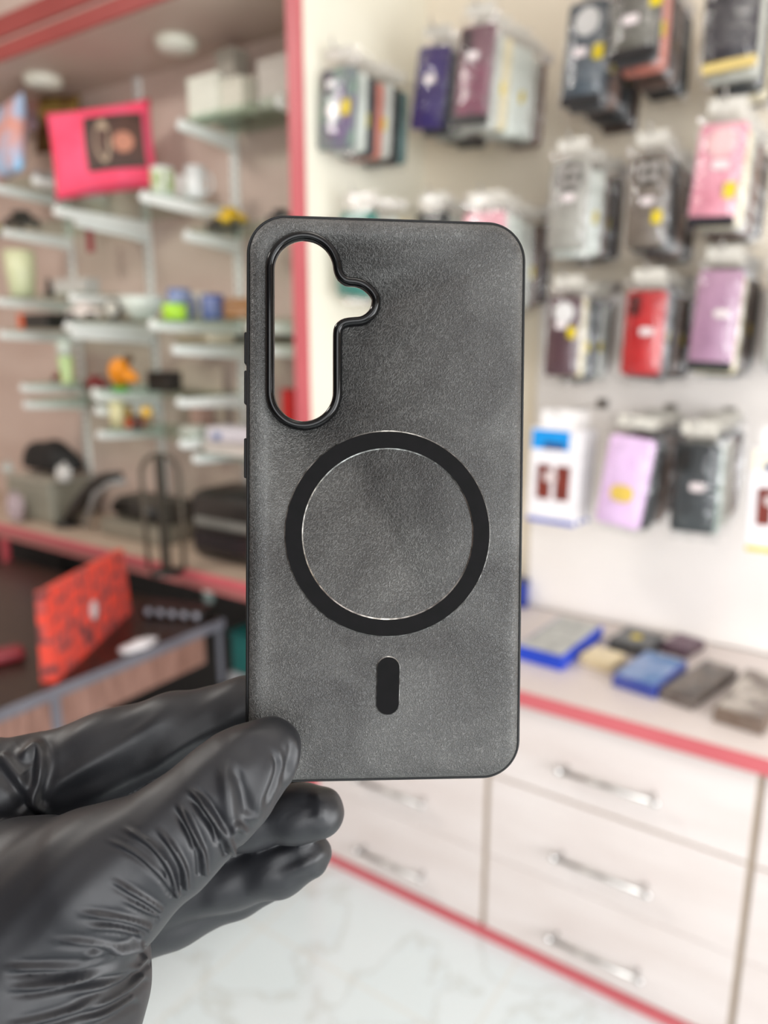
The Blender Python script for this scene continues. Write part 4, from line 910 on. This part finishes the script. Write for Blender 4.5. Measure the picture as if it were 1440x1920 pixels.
px = 720+F*V[:, 0]/-V[:, 2]; py = 960-F*V[:, 1]/-V[:, 2]
dist = np.stack([chain_sdf(V[:, 0], V[:, 1], V[:, 2], chs, k) for k, chs in GR.values()], 1); layer = dist.argmin(1)
def pl_dist(pts):
    """signed distance (photo pixels) and position along a fold line"""
    best = np.full(nv, 1e9); sg = np.zeros(nv); par = np.zeros(nv); tot = sum(math.dist(a, b) for a, b in zip(pts, pts[1:])); run = 0
    for a, b in zip(pts, pts[1:]):
        a = np.array(a, float); b = np.array(b, float); d = b-a; L = np.hypot(*d); t = np.clip(((px-a[0])*d[0]+(py-a[1])*d[1])/(L*L), 0, 1)
        ex = px-a[0]-t*d[0]; ey = py-a[1]-t*d[1]; r = np.hypot(ex, ey); m = r < best
        best = np.where(m, r, best); sg = np.where(m, np.sign(d[0]*ey-d[1]*ex), sg); par = np.where(m, (run+t*L)/tot, par); run += L
    return best*sg, par
def cr(p): return [(x*.4722, 1240+y*.4722) for x, y in p]
def smooth_open(pts, n=5):
    P_ = [np.array(p, float) for p in pts]; out = []
    for i in range(len(P_)-1):
        p0 = P_[max(i-1, 0)]; p1 = P_[i]; p2 = P_[i+1]; p3 = P_[min(i+2, len(P_)-1)]
        for k in range(n):
            t = k/n; out.append(tuple(.5*((2*p1)+(p2-p0)*t+(2*p0-5*p1+4*p2-p3)*t*t+(3*p1-p0-3*p2+p3)*t**3)))
    out.append(tuple(P_[-1])); return out
# layer, points (zoom coordinates of the glove region), width px, ridge mm, groove mm, taper at start, taper at end
FOLDS = [
 (0, [(690, 560), (735, 625), (775, 690), (805, 760), (812, 850)], 7, 1.0, .7, .35, .02),
 (0, [(610, 650), (680, 730), (730, 820), (738, 905)], 7, 1.0, .7, .4, .02),
 (0, [(470, 650), (590, 720), (670, 815), (705, 935)], 7, .9, .6, .45, .02),
 (0, [(400, 700), (540, 760), (640, 850), (690, 925)], 6, .55, .5, .4, .05),
 (0, [(430, 860), (560, 935), (645, 990)], 7, .8, .6, .4, .03),
 (0, [(480, 940), (580, 990), (640, 1010)], 6, .5, .5, .4, .05),
 (0, [(290, 1000), (440, 1015), (550, 1040), (605, 1062)], 8, .9, .8, .4, .05),
 (0, [(330, 1060), (450, 1062), (560, 1085)], 7, .5, .5, .4, .1),
 (0, [(180, 1105), (340, 1118), (480, 1140), (575, 1120)], 8, .8, .7, .4, .05),
 (0, [(0, 1218), (200, 1216), (360, 1206), (500, 1150), (580, 1110)], 9, .8, 1.2, .2, .05),
 (0, [(300, 1190), (400, 1160), (520, 1145)], 8, 1.1, .6, .4, .3),
 (0, [(250, 1330), (400, 1290), (520, 1230), (590, 1170)], 8, .8, .7, .4, .05),
 (0, [(120, 1300), (280, 1270), (420, 1240), (560, 1200)], 8, .6, .6, .4, .1),
 (0, [(230, 1410), (380, 1370), (500, 1310), (575, 1240)], 8, .7, .6, .4, .05),
 (0, [(0, 1450), (140, 1430), (280, 1390), (420, 1320)], 9, .9, .8, .3, .3),
 (0, [(0, 1300), (150, 1292), (330, 1255), (470, 1200)], 9, .8, .8, .3, .3),
 (0, [(300, 1440), (430, 1395), (545, 1320)], 9, .8, .7, .35, .15),
 # thumb joint folds
 (0, [(731, 504), (788, 546), (847, 625), (900, 699), (925, 767)], 9, 1.3, 1.0, .3, .03),
 (0, [(745, 491), (809, 563), (860, 646), (885, 737)], 7, .7, .9, .35, .15),
 (0, [(699, 551), (745, 625), (779, 709), (788, 758)], 7, .8, .7, .35, .15),
 (0, [(885, 375), (900, 487), (915, 614), (923, 709)], 15, 1.3, .2, .3, .15),
 (0, [(919, 392), (964, 508), (995, 625)], 13, -1.3, 0, .35, .15),
 (0, [(1127, 307), (1076, 424), (1031, 551), (995, 657)], 16, 1.1, .2, .4, .15),
 (0, [(1084, 318), (1118, 402), (1105, 487), (1046, 604)], 8, .2, 1.1, .35, .25),
 (0, [(1154, 275), (1177, 339), (1169, 424), (1122, 519)], 9, .6, .5, .35, .25),
 (0, [(900, 307), (995, 280), (1091, 307)], 20, .5, .3, .45, .45),
 (0, [(911, 703), (936, 646), (987, 690)], 8, .8, .6, .3, .3),
 # index finger glove slack
 (1, [(60, 390), (100, 370), (150, 340), (165, 420), (140, 560), (210, 610)], 11, 1.4, 1.2, .15, .15),
 (1, [(0, 360), (50, 430), (100, 500), (130, 600)], 12, .9, 1.3, .1, .1),
 (1, [(150, 560), (260, 470), (420, 370), (600, 250), (760, 190)], 18, .9, .3, .2, .4),
 (1, [(140, 570), (300, 560), (520, 470), (700, 360), (920, 210)], 16, .8, .5, .2, .3),
 (1, [(170, 340), (300, 290), (520, 200), (800, 120)], 26, .6, .3, .3, .3),
 # lower fingers
 (3, [(990, 690), (1120, 680), (1260, 670)], 8, -.2, .7, .2, .1),
 (3, [(1020, 790), (1180, 745), (1290, 700)], 14, .6, .5, .3, .2),
 (3, [(1100, 850), (1220, 800), (1310, 740)], 14, .6, .6, .3, .2),
 (4, [(780, 900), (920, 898), (1060, 898), (1200, 870)], 5, .35, .3, .2, .3),
 (4, [(640, 1050), (760, 960), (900, 920)], 14, .5, .4, .3, .3),
 (2, [(1230, 500), (1275, 570), (1265, 650)], 12, .5, .4, .3, .3),
]
front = Nn[:, 2] > -.25
disp = np.zeros(nv)
for ly, pts, w, ra, ga, ts, te in FOLDS:
    d, t = pl_dist(smooth_open(cr(pts))); ra = ra*(1.3 if w < 10 else 1); w = w*.72 if w < 10 else w*.9
    tp = np.clip(t/ts, 0, 1)*np.clip((1-t)/te, 0, 1); tp = tp*tp*(3-2*tp)
    m = (layer == ly) & front
    disp += m*tp*(ra*np.exp(-(d/w)**2)-ga*np.exp(-((d-1.9*w)/(1.1*w))**2)-.35*ga*np.exp(-((d+1.9*w)/(1.1*w))**2))*1e-3
# loose film: soft low frequency slack
x_, y_, z_ = (V*1000).T
slack = .35*np.sin(x_*.21+.7*np.sin(y_*.17))*np.sin(y_*.19+z_*.13+1.1)+.18*np.sin(x_*.55-y_*.43+z_*.3)
disp += slack*1e-3*.55
V2 = V+Nn*disp[:, None]
me2.vertices.foreach_set('co', V2.ravel()); me2.polygons.foreach_set('use_smooth', [True]*len(me2.polygons)); me2.update(); me2.name = 'gloved_hand'
def glove_mat():
    m = bpy.data.materials.new('black_nitrile'); m.use_nodes = True; nt = m.node_tree; L = nt.links.new; b = nt.nodes['Principled BSDF']
    b.inputs['Roughness'].default_value = .44; b.inputs['Specular IOR Level'].default_value = .5; b.inputs['Base Color'].default_value = lin((22, 23, 27))
    tc = nt.nodes.new('ShaderNodeTexCoord'); n1 = nt.nodes.new('ShaderNodeTexNoise'); n1.inputs['Scale'].default_value = 2600; n1.inputs['Detail'].default_value = 2
    n2 = nt.nodes.new('ShaderNodeTexNoise'); n2.inputs['Scale'].default_value = 90; n2.inputs['Detail'].default_value = 5
    rr = nt.nodes.new('ShaderNodeMapRange'); rr.inputs[3].default_value = .4; rr.inputs[4].default_value = .58
    bp = nt.nodes.new('ShaderNodeBump'); bp.inputs['Strength'].default_value = .35; bp.inputs['Distance'].default_value = .00006
    L(tc.outputs['Object'], n1.inputs['Vector']); L(tc.outputs['Object'], n2.inputs['Vector']); L(n2.outputs[0], rr.inputs[0]); L(rr.outputs[0], b.inputs['Roughness']); L(n1.outputs[0], bp.inputs['Height']); L(bp.outputs[0], b.inputs['Normal'])
    return m
me2.materials.clear(); me2.materials.append(glove_mat())
hand = bpy.data.objects.new('gloved_hand', me2); COL.objects.link(hand)
hand.matrix_world = Matrix.Translation(CAM) @ CAMROT.to_4x4()
tag(hand, 'hand in a wrinkled black glove pinching the leather phone case by its lower left corner', 'hand')
